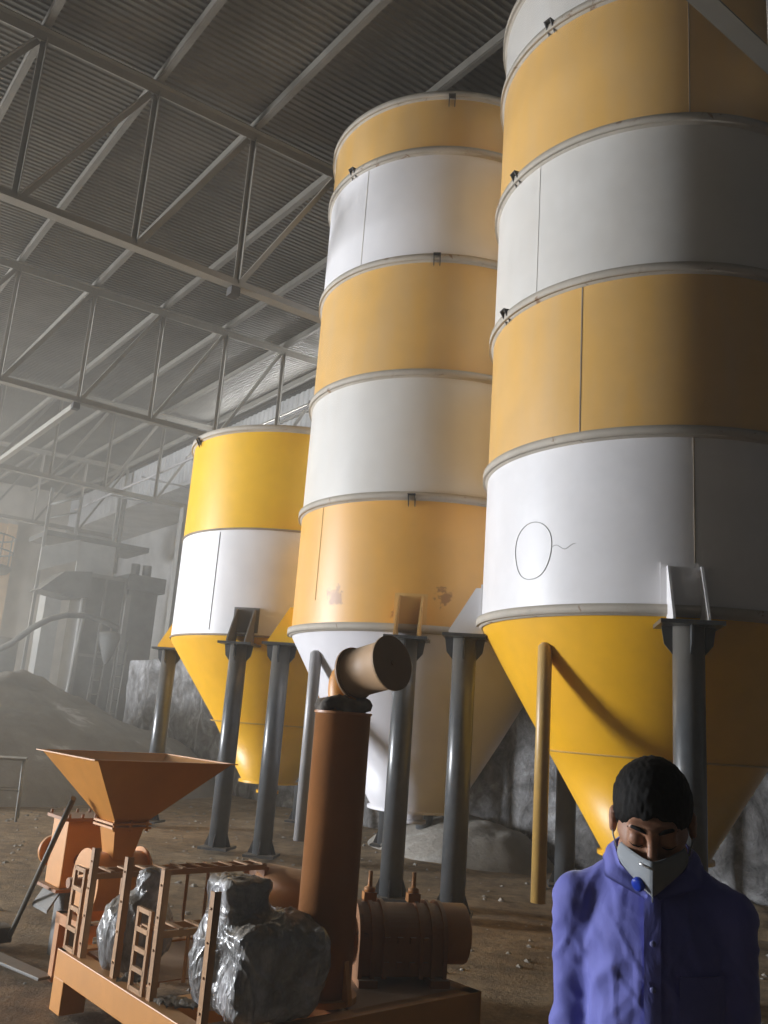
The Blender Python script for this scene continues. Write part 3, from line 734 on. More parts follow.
# tall cylinder with rag collar, elbow and drum
Cc = Vector((-.135, 4.70, 0)); TOP = 1.655
cy = empty('filter_cylinder', (Cc.x, Cc.y, .3), 'tall upright orange cylinder on skid with elbow and round drum on top', 'cylinder')
lean = Vector((-.012, 0, 0))
m = MB(); m.lathe(Cc, [(.0, .33), (.145, .33), (.145, TOP), (.151, TOP), (.151, TOP+.012), (.06, TOP+.012)], 56, flat={0, 2, 3, 4}); m.build('cylinder_body', M_orc, cy)
m = MB(); m.lathe(Cc, [(.10, .303), (.175, .303), (.175, .33), (.10, .33)], 40, flat={0, 1, 2})
for k in range(4):
    t = R(50+90*k); d = Vector((math.cos(t), math.sin(t), 0)); tt = Vector((-d.y, d.x, 0)); m.prism([Cc+d*.15+Zax*.33, Cc+d*.19+Zax*.31, Cc+d*.19+Zax*.33, Cc+d*.15+Zax*.50], tt*.03)
m.build('base_ring', M_orb, cy)
def rag_fn():
    m = MB(); n, k = 64, 8; vs = []
    for i in range(n):
        t = 2*math.pi*i/n
        for j in range(k):
            s = 2*math.pi*j/k; rr = .045+.014*fbm(3*math.cos(t), 3*math.sin(t), j*.7)
            r0 = .10+.012*math.sin(5*t); h = TOP+.045+.012*math.sin(3*t+1)
            vs.append(Cc+Vector((math.cos(t)*(r0+rr*math.cos(s)), math.sin(t)*(r0+rr*math.cos(s)), h+rr*.8*math.sin(s)+.008*fbm(t*4, s, 2))))
    fs = [(i*k+j, ((i+1) % n)*k+j, ((i+1) % n)*k+(j+1) % k, i*k+(j+1) % k) for i in range(n) for j in range(k)]
    m.add(vs, fs, True); return m
rag_fn().build('rag_collar', paint('dusty_rag', (0.11, 0.095, 0.08), .95, .35, .4, bumpy=.8, scale=12), cy)
EA = Vector((.045, -.01, 0))
D0 = Vector((-.095, 4.70, 1.865)); D1 = Vector((.100, 4.50, 1.925)); dd = (D1-D0).normalized()
pts = []
for k in range(13):
    t = k/12; p0, p1, p2, p3 = Cc+Zax*(TOP+.02)+Vector((.0, 0, 0)), Cc+Zax*1.83+Vector((-.02, 0, 0)), D0-dd*.10+Zax*.01, D0+dd*.02
    pts.append(p0*(1-t)**3+p1*3*t*(1-t)**2+p2*3*t*t*(1-t)+p3*t**3)
m = MB(); m.sweep(pts, .078, 28); m.build('elbow_pipe', M_orb, cy)
m = MB(); x = dd.orthogonal().normalized(); y = dd.cross(x); L = (D1-D0).length
m.lathe(D0, [(.07, 0), (.132, 0), (.132, .02), (.125, .02), (.125, L-.01), (.142, L-.01), (.142, L), (.01, L)], 48, 0, 360, (x, y, dd), flat={0, 1, 2, 4, 5, 6}); 
m.lathe(D0, [(.132, .0), (.140, .0), (.140, .012), (.125, .012)], 48, 0, 360, (x, y, dd), flat={0, 1, 2})
m.tube(D1, D1+dd*.012, .014, .014, 10); m.build('drum', M_duct, cy)

# ribbed pump (roots blower)
pr_ = Vector((math.cos(R(13)), math.sin(R(13)), 0)); pq = Vector((-pr_.y, pr_.x, 0)); PX = (pr_, pq, Zax)
PB = Vector((.26, 5.20, 0))
def Q(a, b, z): return PB+pr_*a+pq*b+Zax*z
pump = empty('pump', Q(0, 0, .3), 'dusty ribbed orange pump on the skid right of the tall cylinder', 'pump')
def stad(m, a0, a1, rr, z0, zc):
    pts = [(-rr, z0), ]; n = 20
    poly = [Q((a0+a1)/2, -rr, z0)] + [Q((a0+a1)/2, -rr*math.cos(math.pi*k/n), zc+rr*.95*math.sin(math.pi*k/n)) for k in range(n+1)] + [Q((a0+a1)/2, rr, z0)]
    m.prism(poly, pr_*(a1-a0))
m = MB(); stad(m, -.26, .20, .178, .34, .50); m.build('pump_body', M_or2, pump, bevel=.008)
for k in (0, 1, 2, 5, 6, 7):
    m = MB(); aa = -.27+.066*k; stad(m, aa, aa+.022, .192, .335, .505); m.build('rib', M_or2, pump)
m = MB()
for k in range(4): m.box(Q(-.12+.07*k, -.185, .40), (.03, .03, .03), PX); m.box(Q(-.12+.07*k, -.185, .52), (.03, .03, .03), PX)
for aa in (-.22, .17): m.box(Q(aa, 0, .318), (.10, .46, .036), PX)
m.build('mounting_foot', M_or2, pump)
m = MB(); m.tube(Q(.2, 0, .52), Q(.36, 0, .52), .155, .155, 40); m.tube(Q(.36, 0, .52), Q(.375, 0, .52), .135, .12, 40); m.build('gear_cover', M_or, pump, bevel=.006)
for aa in (-.19, .06):
    m = MB(); m.box(Q(aa, .0, .70), (.07, .06, .045), PX); m.tube(Q(aa, 0, .70), Q(aa, 0, .83), .014, .012, 12); m.lathe(Q(aa, 0, .725), [(.0, .03), (.03, .02), (.03, 0), (0, 0)], 16); m.build('stud', M_or, pump)
m = MB(); m.tube(Q(-.26, 0, .50), Q(-.37, 0, .50), .03, .03, 18); m.tube(Q(-.33, 0, .50), Q(-.36, 0, .50), .12, .12, 30); m.build('coupling', M_or2, pump)

# motor lying behind the cylinder
m0 = Vector((-.42, 5.86, 0)); t = empty('electric_motor', m0, 'round dusty orange motor lying behind the tall cylinder', 'motor')
mx = Vector((.80, -.60, 0)); my = Vector((.60, .80, 0)); MX = (mx, my, Zax)
m = MB(); m.tube(m0-mx*.20+Zax*.58, m0+mx*.20+Zax*.58, .125, .125, 40); m.build('housing', M_or, t, bevel=.008)
m = MB(); m.tube(m0+mx*.20+Zax*.58, m0+mx*.24+Zax*.58, .115, .10, 36); m.build('end_cap', M_or2, t)
m = MB(); m.box(m0+Zax*.44-mx*.05, (.34, .22, .03), MX)
for s in (-1, 1): m.box(m0+Zax*.21+my*.09*s, (.3, .03, .43), MX)
m.build('stand', M_dark, t)
m = MB(); m.box(m0-mx*.36+Zax*.50, (.2, .22, .20), MX); m.tube(m0-mx*.36+Zax*.60, m0-mx*.36+Zax*.65, .03, .03, 12); m.box(m0-mx*.36+Zax*.20, (.14, .16, .42), MX); m.build('gearbox', M_or2, t)

# small frame table on the far left
t = empty('metal_stool', (-4.9, 12.5, 0), 'light tubular metal stand on the floor at far left', 'stand')
tx = (Vector((.95, .3, 0)).normalized(), Vector((-.3, .95, 0)).normalized(), Zax)
def T(a, b, z): return Vector((-4.95, 12.5, 0))+tx[0]*a+tx[1]*b+Zax*z
m = MB(); m.box(T(0, 0, .80), (.62, .45, .03), tx); m.build('top', M_farw, t)
for a in (-.29, .29):
    for b in (-.2, .2): m = MB(); m.tube(T(a*1.05, b*1.05, 0), T(a*.95, b*.95, .79), .016, .016, 10); m.build('leg', M_farw, t)
m = MB()
for b in (-.2, .2): m.tube(T(-.28, b, .4), T(.28, b, .4), .011, .011, 8)
m.build('rail', M_farw, t)

# concrete lumps against back legs
for (p, l) in (((-1.0, 14.65), 'low concrete footing behind the short silo'), ((.38, 12.72), 'low concrete footing between short and middle silos'), ((.90, 12.45), 'low concrete footing behind the middle silo')):
    pass

# ================================================================== FAR MACHINERY (end of the hall, in the dust)
VB = 28.0
def W(u, z, v=VB): return H3(u, v, z)
t = empty('grey_bin', W(10.2, 0), 'tall hazy grey panelled bin unit with dark hood on far left', 'bin')
m = MB(); m.box(W(9.75, 3.05, 28.6), (1.35, 1.4, 5.1), UV); m.build('bin_body', M_far, t)
for k, uu in enumerate((9.1, 9.7, 10.35)): m = MB(); m.box(W(uu, 3.05, 27.88), (.07, .06, 5.1), UV); m.build('stiffener', M_fars, t)
m = MB(); m.box(W(9.75, 3.05, 27.88), (1.35, .05, .08), UV); m.box(W(9.75, 5.58, 28.6), (1.5, 1.5, .12), UV); m.build('rail', M_fars, t)
m = MB(); m.prism([W(7.55, 4.85), W(8.2, 5.5), W(9.05, 5.62), W(9.05, 4.8), W(8.55, 4.72)], Vax*1.2); m.build('hood', M_far, t)
t = empty('tower_unit', W(10.9, 0), 'dark tower unit with twin caps behind the short silo leg', 'tower')
m = MB(); m.box(W(10.95, 2.7, 28.4), (1.0, 1.2, 5.4), UV); m.build('tower_body', M_far, t)
m = MB(); m.box(W(11.0, 5.55, 28.4), (1.3, 1.4, .5), UV)
for uu in (10.8, 11.2): m.tube(W(uu, 5.8, 28.4), W(uu, 6.25, 28.4), .15, .15, 16)
m.build('cap', M_far, t)
m = MB(); m.box(W(10.42, 2.6, 27.7), (.16, .1, 5.0), UV); m.build('light_edge', M_fars, t)
m = MB(); m.box(W(8.33, 2.6, 28.9), (.50, .7, 5.2), UV); m.box(W(8.33, 5.22, 28.9), (.6, .8, .08), UV); tag(m.build('duct_column', M_farw, origin=W(8.33, 0, 28.9)), 'pale upright duct column left of the hazy grey bin', 'duct')
m = MB(); m.tube(W(8.86, 1.2, 27.4), W(9.0, 5.3, 27.8), .06, .06, 14); tag(m.build('riser_pipe', M_farw, origin=W(8.86, 1.2, 27.4)), 'pale upright pipe against the corner of hazy grey bin', 'pipe')
def far_ladder(ua, ub, wd, z0, z1, v, l):
    m = MB()
    for s in (0, wd): m.tube(W(ua+s, z0, v), W(ub+s, z1, v+.3), .03, .03, 10)
    n = 8
    for k in range(1, n): m.tube(W(ua+(ub-ua)*k/n, z0+(z1-z0)*k/n, v+.3*k/n), W(ua+(ub-ua)*k/n+wd, z0+(z1-z0)*k/n, v+.3*k/n), .02, .02, 8)
    return tag(m.build('ladder', M_fars, origin=W(ua, z0, v)), l, 'ladder', 'ladders at the grey bins')
far_ladder(9.28, 9.55, .32, .6, 4.0, 27.0, 'hazy steel ladder leaning on the grey bin, left one')
far_ladder(9.95, 10.15, .32, .6, 3.6, 27.0, 'hazy steel ladder leaning on the grey bin, right one')
m = MB(); m.tube(W(8.55, .8, 26.8), W(8.95, 4.3, 27.3), .05, .05, 12); tag(m.build('prop_pole', M_farw, origin=W(8.55, .8, 26.8)), 'pale pole leaning between the duct column and left ladder', 'pole')
# bent feed pipe
m = MB(); m.sweep([W(u, z, 26.8) for u, z in ((5.6, 2.2), (6.3, 2.75), (6.82, 3.09), (7.32, 3.6), (7.8, 3.95), (8.3, 4.12), (8.9, 4.17), (9.5, 4.05), (9.9, 3.9))], .09, 14)
tag(m.build('feed_pipe', M_far, origin=W(7.3, 3.6, 26.8)), 'curved feed pipe bending across the front of the hazy bins', 'pipe')
m = MB(); m.lathe(W(9.7, 3.3, 26.9), [(.05, -.5), (.12, -.35), (.33, .25), (.33, .45), (.02, .5)], 20)
t = m.build('cyclone_cone', M_far, origin=W(9.7, 3.3, 26.9)); tag(t, 'small hazy cyclone cone under the feed pipe end', 'cyclone')
# platform with posts, parapet panel and rail
t = empty('work_platform', W(9.2, 0, 29.6), 'hazy raised platform with pale parapet and posts above the bins', 'platform')
m = MB(); m.box(W(9.4, 6.75, 29.2), (3.4, 2.0, .16), UV); m.build('deck', M_far, t)
m = MB(); m.prism([W(7.6, 5.5, 28.2), W(7.6, 6.25, 28.2), W(8.75, 6.7, 28.2), W(8.75, 6.0, 28.2)], Vax*.08); m.build('parapet', M_farw, t)
m = MB(); m.box(W(9.35, 6.15, 28.2), (1.2, .06, 1.0), UV); m.build('panel', M_farw, t)
for uu, za, zb in ((7.65, 0, 8.2), (9.85, 5.8, 8.4), (10.05, 5.8, 8.4), (8.6, 6.8, 8.1)): m = MB(); m.box(W(uu, (za+zb)/2, 28.25), (.09, .09, zb-za), UV); m.build('post', M_fars, t)
m = MB(); m.tube(W(7.65, 7.65, 28.25), W(8.6, 8.1, 28.25), .05, .05, 10); m.tube(W(7.65, 7.2, 28.25), W(8.6, 7.6, 28.25), .03, .03, 10); m.build('handrail', M_farw, t)
# balcony on the end wall
t = empty('wall_balcony', W(7.0, 6.2, 33.4), 'rounded balcony with railing on the tan end wall', 'balcony')
m = MB(); m.lathe(H3(7.0, 34.6, 6.15), [(.1, -.25), (1.2, -.12), (1.35, 0), (1.35, .1), (.02, .1)], 40, flat={3}); m.build('deck', M_far, t)
m = MB()
for zz in (.65, 1.2): m.sweep([H3(7.0, 34.6, 6.15+zz)+Vector((math.cos(R(x)), math.sin(R(x)), 0))*1.3 for x in range(0, 361, 12)], .03, 8, False)
for x in range(0, 360, 24): q = H3(7.0, 34.6, 6.2)+Vector((math.cos(R(x)), math.sin(R(x)), 0))*1.3; m.tube(q, q+Zax*1.2, .02, .02, 8)
m.build('railing', M_fars, t)
# squat tank units low left
for (u, wz, l) in ((7.2, 3.4, 'squat hazy grey tank left of the pale duct column'), (6.0, 2.7, 'lower hazy grey tank at far left behind the dust heap')):
    t = empty('mixing_tank', W(u, 0, 29.5), l, 'tank', 'hazy tanks')
    m = MB(); m.tube(W(u, 1.2, 29.5), W(u, wz, 29.5), .52, .52, 28); m.lathe(W(u, 1.2, 29.5), [(.1, -.6), (.52, 0)], 28); m.build('tank_body', M_far, t)
    for k in range(4): q = W(u, 0, 29.5)+Vector((math.cos(R(45+90*k)), math.sin(R(45+90*k)), 0))*.5; m = MB(); m.tube(q, q+Zax*1.6, .05, .05, 10); m.build('leg', M_fars, t)

# ================================================================== MAN IN MASK
PX0, PY0, PYAW = .614, 1.94, R(-17.5)
man = empty('person', (PX0, PY0, 0), 'person in blue long-sleeved shirt and grey valved dust mask, head bowed', 'person')
man.rotation_euler = (0, 0, PYAW)
def skin_mat():
    m, nt, b = nodes_of('skin'); v = objvec(nt); a = noise_node(nt, 30, 4, .6, v)
    nt.links.new(ramp(nt, a.outputs[0], [(.3, (0.30, 0.145, 0.085)), (.7, (0.37, 0.185, 0.11))]).outputs[0], b.inputs['Base Color'])
    b.inputs['Roughness'].default_value = .5; b.inputs['Subsurface Weight'].default_value = .05; b.inputs['Subsurface Scale'].default_value = .01; return m
M_skin = skin_mat()
HP = R(24); HC = np.array([0, -.035, 1.462])
def to_head(p):
    q = p-HC; c, s = math.cos(HP), math.sin(HP)
    # bowed forwards (towards -y): head frame rotated about x
    return np.stack([q[:, 0], q[:, 1]*c + q[:, 2]*s, -q[:, 1]*s + q[:, 2]*c], 1)
def from_head(x, y, z):
    c, s = math.cos(HP), math.sin(HP); return Vector((x, y*c - z*s + HC[1], y*s + z*c + HC[2]))
def f_head(p):
    q = to_head(p); qa = q.copy(); qa[:, 0] = np.abs(q[:, 0])
    d = ell(q, (0, .018, .030), (.071, .093, .085))
    d = smin(d, ell(q, (0, -.036, -.032), (.057, .058, .078)), .03)
    d = smin(d, ell(q, (0, -.066, -.098), (.026, .022, .022)), .03)
    d = smin(d, cone_s(qa, (.052, .0, -.06), (.025, -.05, -.098), .016, .014), .03)
    d = smin(d, cone_s(qa, (0, -.094, .028), (.038, -.080, .030), .010, .010), .02)
    d = smax(d, -(np.linalg.norm(qa-np.array([.031, -.104, .008]), axis=1)-.019), .016)
    d = smin(d, np.linalg.norm(qa-np.array([.031, -.079, .006]), axis=1)-.0155, .004)
    d = smin(d, cone_s(q, (0, -.092, .012), (0, -.117, -.034), .008, .012), .012)
    d = smin(d, cone_s(qa, (.0, -.108, -.038), (.013, -.100, -.038), .009, .008), .008)
    d = smin(d, cone_s(qa, (0, -.094, -.062), (.020, -.086, -.064), .007, .004), .006)
    d = smin(d, cone_s(qa, (0, -.093, -.073), (.016, -.086, -.072), .007, .004), .006)
    d = smin(d, cone_s(qa, (.040, -.062, -.012), (.055, -.03, -.005), .014, .012), .02)
    e = ell(qa, (.080, .012, -.006), (.010, .019, .030)); e = smax(e, -ell(qa, (.090, .006, -.004), (.006, .010, .018)), .006)
    return smin(d, e, .008)
def f_hand(p, s):
    """five-fingered relaxed hand below the wrist; s = side"""
    W0 = np.array([s*.172, -.018, .775]); q = p-W0; q = q*np.array([s, 1, 1])
    d = ell(q, (0, 0, -.045), (.017, .040, .050))
    d = smin(d, cone_s(q, (0, 0, .03), (0, 0, -.02), .026, .024), .02)
    for k, (y, L, zz) in enumerate(((-.030, .070, -.085), (-.010, .080, -.090), (.010, .074, -.088), (.029, .058, -.080))):
        k1 = (-.004, y*1.05, zz-L*.45); k2 = (-.014, y*1.05, zz-L*.78); k3 = (-.026, y*1.03, zz-L)
        f = np.minimum(cone_s(q, (0, y, zz+.02), k1, .0095, .0085), np.minimum(cone_s(q, k1, k2, .0085, .0078), cone_s(q, k2, k3, .0078, .0068)))
        d = smin(d, f, .005)
    th = np.minimum(cone_s(q, (-.004, -.028, -.02), (-.012, -.052, -.055), .013, .0105), cone_s(q, (-.012, -.052, -.055), (-.018, -.055, -.085), .0105, .008))
    return smin(d, th, .008)
SH, EL, WR = (.153, .018, 1.285), (.157, .045, 1.035), (.170, -.015, .80)
def f_body(p):
    d = f_head(p)
    d = smin(d, cone_s(p, (0, .045, 1.30), (0, .0, 1.42), .056, .052), .025)
    d = smin(d, cone_s(p, (0, .035, 1.32), (0, .03, 1.30), .06, .06), .03)
    d = smin(d, ell(p, (0, .012, 1.19), (.12, .085, .16)), .04)
    d = smin(d, ell(p, (0, .005, .97), (.115, .085, .18)), .05)
    for s in (-1, 1):
        m3 = lambda t: (t[0]*s, t[1], t[2])
        d = smin(d, cone_s(p, (s*.05, .03, 1.30), m3((.145, .015, 1.28)), .042, .042), .03)
        d = smin(d, cone_s(p, m3(SH), m3(EL), .044, .036), .02); d = smin(d, cone_s(p, m3(EL), m3(WR), .036, .024), .015)
        d = smin(d, f_hand(p, s), .01)
        d = smin(d, cone_s(p, (s*.08, .01, .86), (s*.09, .0, .47), .078, .050), .03)
        d = smin(d, cone_s(p, (s*.09, .0, .47), (s*.095, .03, .09), .050, .034), .02)
        d = smin(d, cone_s(p, (s*.095, .02, .055), (s*.105, -.13, .035), .036, .026), .02)
    return d
V, Fc = surface_net(f_body, (-.34, -.24, .0), (.34, .16, 1.62), .0085)
np_obj('body', V, Fc, M_skin, man)
# hair
def f_hair(p):
    q = to_head(p); qa = q.copy(); qa[:, 0] = np.abs(q[:, 0])
    d = ell(q, (0, .020, .037), (.0805, .101, .091))
    face = -( (q[:, 1]+.070)*.75 + (q[:, 2]-.062)*.66 )                 # hairline plane, positive on the face side
    face = face + .0035*np.sin(q[:, 0]*170+1)+.003*np.sin(q[:, 0]*95)+.05*np.minimum(0, -q[:, 0])*.6
    d = smax(d, face - .016, .005)
    low = -(q[:, 2]+.035-.25*np.minimum(0, q[:, 1]-.02)); d = smax(d, low, .008)
    side = np.where(q[:, 1] < -.012, -(q[:, 2]-.010), -1.0); d = smax(d, side, .006)
    ear = ell(qa, (.084, .012, -.006), (.016, .024, .034)); d = smax(d, -ear, .004)
    return d
V, Fc = surface_net(f_hair, (-.12, -.2, 1.36), (.12, .14, 1.62), .004)
n = grad(f_hair, V)
for i in range(len(V)):
    p = V[i]; V[i] += n[i]*(.0022*mn.noise(Vector((p[0]*190, p[1]*60, p[2]*70)))+.002*mn.noise(Vector((p[0]*20, p[1]*18, p[2]*20))))
M_hair = plain('black_hair', (0.004, 0.0034, 0.003), .75)
M_hair.node_tree.nodes['Principled BSDF'].inputs['Specular IOR Level'].default_value = .2
np_obj('hair', V, Fc, M_hair, man)
# eyebrows and lashes as hair pieces
for s in (-1, 1):
    m = MB(); m.sweep([from_head(s*x, y, z) for x, y, z in ((.012, -.099, .028), (.024, -.096, .034), (.038, -.087, .034), (.048, -.076, .028))], [.002, .0042, .0038, .0015], 8); m.build('eyebrow', M_hair, None).parent = man
    m = MB(); m.sweep([from_head(s*x, y, z) for x, y, z in ((.018, -.094, .000), (.026, -.0945, -.0035), (.036, -.092, -.0035), (.045, -.086, .001))], [.0008, .0013, .0013, .0008], 6); m.build('eyelash', M_hair, None).parent = man
# shirt
def f_shirt0(p):
    d = ell(p, (0, .012, 1.20), (.142, .112, .19))
    d = smin(d, ell(p, (0, .008, .98), (.126, .114, .26)), .06)
    for s in (-1, 1):
        m3 = lambda t: (t[0]*s, t[1], t[2])
        d = smin(d, cone_s(p, (s*.035, .035, 1.372), m3((.142, .018, 1.292)), .040, .052), .03)
        d = smin(d, cone_s(p, m3(SH), m3(EL), .054, .047), .018); d = smin(d, cone_s(p, m3(EL), m3(WR), .047, .036), .02)
    return d
def f_shirt(p):
    d = f_shirt0(p)
    d = smax(d, -cone_s(p, (0, .02, 1.33), (0, -.02, 1.50), .064, .075), .012)              # neck opening
    vv = (np.abs(p[:, 0])*1.5 - (p[:, 2]-1.335)); d = smax(d, -np.maximum(vv, np.maximum(p[:, 1]+.03, -(p[:, 1]+.2))), .006)   # open V
    hem = .80 - p[:, 2]; d = smax(d, np.where(np.abs(p[:, 0]) < .13, hem, -1), .01)
    d = smax(d, .802-p[:, 2], .006)
    return d
V, Fc = surface_net(f_shirt, (-.34, -.18, .77), (.34, .18, 1.44), .0068)
n = grad(f_shirt, V); n /= np.maximum(np.linalg.norm(n, axis=1), 1e-6)[:, None]
for i in range(len(V)):
    x, y, z = V[i]; ax_ = abs(x); arm = min(1, max(0, (ax_-.145)/.03))
    s = 1 if x > 0 else -1
    # drag folds from the armpit to the chest, bunching on the sleeves, soft vertical drapes on the body
    f1 = mn.noise(Vector((x*9+z*7*s, y*5, z*9-x*8*s+3)))*.0035
    t6 = 1-abs(mn.noise(Vector((x*16*s-z*15+2, y*5, z*6+x*5*s)))*2.6); f1 += max(0, t6-.3)*.005*(1-arm)*min(1, max(0, (1.31-z)/.06))
    t2 = 1-abs(mn.noise(Vector((x*14+z*10*s, y*8, z*5+7)))*2.4); f2 = max(0, t2-.35)*.008*min(1, max(.15, (1.27-z)/.08))
    t3 = 1-abs(mn.noise(Vector((x*10+11, y*10, z*17+x*10*s)))*2.2); f3 = max(0, t3-.3)*.006*arm
    t4 = 1-abs(mn.noise(Vector((x*24-5, y*6, z*6+1)))*2.4); f4 = max(0, t4-.4)*.006*(1-arm)
    t5 = 1-abs(mn.noise(Vector((x*36+z*6, y*6, z*11-9)))*2.4); f4 += max(0, t5-.35)*.0035*(1 if .0 < x < .09 else .3)*(1-arm)
    V[i] += n[i]*(f1+f2*(1-.4*arm)+f3+f4-.004)
def cloth_mat():
    m, nt, b = nodes_of('blue_cotton'); v = objvec(nt)
    a = noise_node(nt, 7, 6, .6, v); c = noise_node(nt, 1.0, 5, .6, objvec(nt, scale=(15, 12, 6)), .9)
    nt.links.new(ramp(nt, a.outputs[0], [(.3, (0.125, 0.135, 0.47)), (.7, (0.165, 0.18, 0.57))]).outputs[0], b.inputs['Base Color'])
    b.inputs['Roughness'].default_value = .75; b.inputs['Sheen Weight'].default_value = .35; b.inputs['Sheen Roughness'].default_value = .4
    bump(nt, b, c.outputs[0], .28, .012); return m
M_cloth = cloth_mat()
shirt = np_obj('shirt', V, Fc, M_cloth, man)
def chest_y(x, z):
    ys = np.linspace(-.22, .05, 136); P = np.stack([np.full_like(ys, x), ys, np.full_like(ys, z)], 1); d = f_shirt0(P)
    k = np.argmax(d < 0); return float(ys[k]) if d.min() < 0 else -.045
def strip(xs, zs, off, name, mat, th=.0022):
    nx, nz = len(xs), len(zs); vs = [Vector((x, chest_y(x, z)-off-.004, z)) for z in zs for x in xs]
    vs += [v+Vector((0, th+off+.004, 0)) for v in vs]; K = nx*nz
    fs = [(j*nx+i, j*nx+i+1, (j+1)*nx+i+1, (j+1)*nx+i) for j in range(nz-1) for i in range(nx-1)]
    rim = [(i, i+1) for i in range(nx-1)]+[((nz-1)*nx+i+1, (nz-1)*nx+i) for i in range(nx-1)]+[((j+1)*nx, j*nx) for j in range(nz-1)]+[(j*nx+nx-1, (j+1)*nx+nx-1) for j in range(nz-1)]
    fs2 = [(a, b, b+K, a+K) for a, b in rim]
    m = MB(); m.add(vs, fs, True); m.add(vs, fs2, False); o = m.build(name, mat); o.parent = shirt; return o
strip(np.linspace(-.016, .016, 4), np.linspace(.81, 1.332, 36), .0035, 'placket', M_cloth)
strip(np.linspace(.050, .135, 7), np.linspace(1.075, 1.19, 8), .0030, 'chest_pocket', M_cloth)
M_btn = plain('shirt_button', (0.16, 0.17, 0.36), .35)
for z in (1.243, 1.163, 1.083, 1.003, .923):
    y = chest_y(0, z)-.0095; m = MB(); m.lathe((0.001, y, z), [(.0, -.002), (.0052, -.002), (.0060, 0), (.0050, .001), (0, .001)], 16, 0, 360, (Vector((1, 0, 0)), Zax, Vector((0, 1, 0)))); m.build('button', M_btn).parent = shirt
# collar: stand and folded flaps
def collar():
    def interp(K, t):
        for (t0, p0), (t1, p1) in zip(K, K[1:]):
            if t <= t1: k = (t-t0)/(t1-t0); return Vector(p0)*(1-k)+Vector(p1)*k
        return Vector(K[-1][1])
    for s in (-1, 1):
        cv = chest_y(0, 1.33)-.004; ct = chest_y(s*.085, 1.355)-.018
        KI = [(0, (0, .084, 1.432)), (.3, (s*.055, .064, 1.428)), (.55, (s*.078, .008, 1.412)), (.78, (s*.062, min(-.045, cv+.008), 1.376)), (1, (s*.002, cv, 1.334))]
        KO = [(0, (0, .100, 1.398)), (.3, (s*.068, .076, 1.396)), (.55, (s*.096, .002, 1.382)), (.80, (s*.090, min(ct-.004, -.060), 1.350)), (1, (s*.012, cv-.012, 1.318))]
        n, kk = 26, 5; g = []
        for i in range(n+1):
            t = i/n; a, b = interp(KI, t), interp(KO, t); row = []
            for j in range(kk+1):
                q = j/kk; p = a*(1-q)+b*q; nrm = Vector((p.x, (p.y-.015) if t < .6 else min(p.y-.015, -.06), .03)).normalized(); row.append(p+nrm*(.006*math.sin(math.pi*min(1, q*1.2))*(1-.5*t)+.002+.004*q))
            g.append(row)
        vs = [p for r_ in g for p in r_]; N = len(vs); W_ = kk+1
        vs += [p-Vector((p.x, p.y-.015, 0)).normalized()*.0035 for p in vs]
        fs = [(i*W_+j, i*W_+j+1, (i+1)*W_+j+1, (i+1)*W_+j) for i in range(n) for j in range(kk)]
        fs2 = [tuple(N+x for x in reversed(f)) for f in fs]
        rim = [(i*W_+kk, (i+1)*W_+kk) for i in range(n)]+[((i+1)*W_, i*W_) for i in range(n)]+[(n*W_+j+1, n*W_+j) for j in range(kk)]
        m = MB(); m.add(vs, fs+fs2, True); m.add(vs, [], True)
        m.f += [(a, b, b+N, a+N) for a, b in rim]; m.sm += [False]*len(rim)
        o = m.build('collar', M_cloth); o.parent = shirt
collar()
# trousers, shoes
def f_tr(p):
    d = ell(p, (0, .008, .86), (.150, .108, .13))
    for s in (-1, 1):
        d = smin(d, cone_s(p, (s*.078, .01, .84), (s*.09, .0, .47), .095, .072), .03); d = smin(d, cone_s(p, (s*.09, .0, .47), (s*.095, .025, .08), .072, .058), .02)
    return smax(smax(d, .075-p[:, 2], .004), p[:, 2]-.93, .01)
V, Fc = surface_net(f_tr, (-.3, -.2, .05), (.3, .2, .96), .012)
for i in range(len(V)): V[i] += .006*mn.noise(Vector(V[i]*14))*np.array([1, 1, 0])
np_obj('trousers', V, Fc, plain('dark_trousers', (0.03, 0.03, 0.035), .85), man)
M_shoe = plain('black_shoe', (0.015, 0.014, 0.013), .45)
for s in (-1, 1):
    f_s = lambda p: smax(smin(ell(p, (s*.10, -.07, .045), (.050, .145, .05)), ell(p, (s*.097, .03, .06), (.044, .06, .062)), .02), .006-p[:, 2], .006)
    V, Fc = surface_net(f_s, (s*.1-.08, -.25, -.01), (s*.1+.08, .12, .15), .009); np_obj('shoe', V, Fc, M_shoe, man)
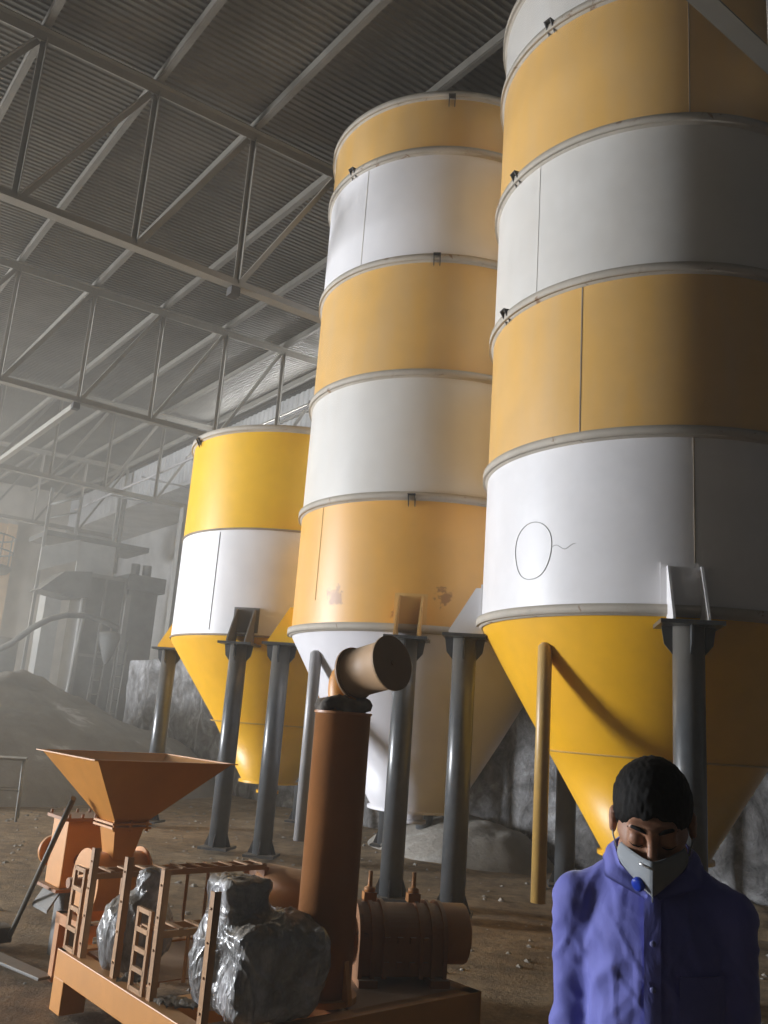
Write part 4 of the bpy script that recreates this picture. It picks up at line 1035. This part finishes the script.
# mask
def mask():
    m = MB(); nu, nv = 24, 14; vs = []
    for j in range(nv+1):
        t = .95*j/nv                               # 0 nose bridge, 1 under chin
        zc = -.006-.106*t; half = .030+.044*math.sin(math.pi*min(1, .24+.60*t))**.9 - .052*t**2.2
        ridge = -.126-.030*math.sin(math.pi*(.15+.72*t)) + .045*t**2.4
        for i in range(nu+1):
            s = -1+2*i/nu; x = half*s; y = ridge + (.105 if t < .8 else .095)*abs(s)**1.35*(half/.078)
            z = zc + .020*abs(s)*(1-2*t)*(-.6) 
            vs.append(from_head(x, y, z))
    fs = [(j*(nu+1)+i, (j+1)*(nu+1)+i, (j+1)*(nu+1)+i+1, j*(nu+1)+i+1) for j in range(nv) for i in range(nu)]
    m.add(vs, fs, True)
    mt = paint('grey_mask_fabric', (0.27, 0.29, 0.31), .85, .08, .05, scale=20)
    o = m.build('dust_mask', mt); o.parent = man; sd = o.modifiers.new('s', 'SOLIDIFY'); sd.thickness = .002
    # centre ridge weld
    m2 = MB(); rid = [from_head(0, -.1265-.030*math.sin(math.pi*(.15+.72*t))+.045*t**2.4, -.010-.112*t) for t in np.linspace(0.02, .88, 14)]
    m2.sweep(rid, .0014, 8); m2.build('seam', mt).parent = o
    v0 = from_head(-.027, -.132, -.062); nd = (from_head(-.027-.65, -.132-1, -.062)-v0).normalized(); x = nd.orthogonal().normalized(); y = nd.cross(x)
    m3 = MB(); m3.lathe(v0-nd*.004, [(.0135, 0), (.0135, .007), (.011, .0095), (.004, .010), (0, .010)], 28, 0, 360, (x, y, nd), flat={1}); m3.build('exhale_valve', plain('blue_plastic', (0.012, 0.045, 0.42), .3)).parent = o
    m4 = MB(); cl = [from_head(-.024, -.1425, -.010), from_head(-.016, -.1465, -.012), from_head(-.006, -.1485, -.0145), from_head(.002, -.149, -.016)]
    m4.sweep(cl, .0028, 8); m4.build('nose_clip', plain('bare_aluminium', (0.85, 0.86, 0.88), .25, .6)).parent = o
    for s in (-1, 1):
        m5 = MB(); m5.sweep([from_head(s*.070, -.045, -.040), from_head(s*.079, -.01, -.030), from_head(s*.082, .03, -.012), from_head(s*.074, .07, .01)], .0018, 6); m5.build('strap', mt).parent = o
mask()

# ================================================================== DUST HAZE
def haze(v0, v1, u1, dens, label):
    m = MB(); m.box(H3((-15.9+u1)/2, (v0+v1)/2, 4.62), (u1+15.9, v1-v0, 9.0), UV)
    me = bpy.data.meshes.new('dust_haze'); me.from_pydata(m.v, [], m.f); me.update()
    mt = bpy.data.materials.new('airborne_dust'); mt.use_nodes = True; nt = mt.node_tree; nt.nodes.clear()
    out = nt.nodes.new('ShaderNodeOutputMaterial'); vs = nt.nodes.new('ShaderNodeVolumeScatter')
    vs.inputs['Color'].default_value = (0.93, 0.90, 0.82, 1); vs.inputs['Density'].default_value = dens; vs.inputs['Anisotropy'].default_value = .25
    nt.links.new(vs.outputs[0], out.inputs['Volume']); me.materials.append(mt)
    o = bpy.data.objects.new('dust_haze', me); col.objects.link(o)
    tag(o, label, 'dust haze', kind='stuff')
haze(-5.5, 13.0, 10.5, .0055, 'thin grey dust in the air around the two tall silos')
haze(13.02, 35.7, 10.5, .020, 'thicker grey dust hanging in the far end of the hall')
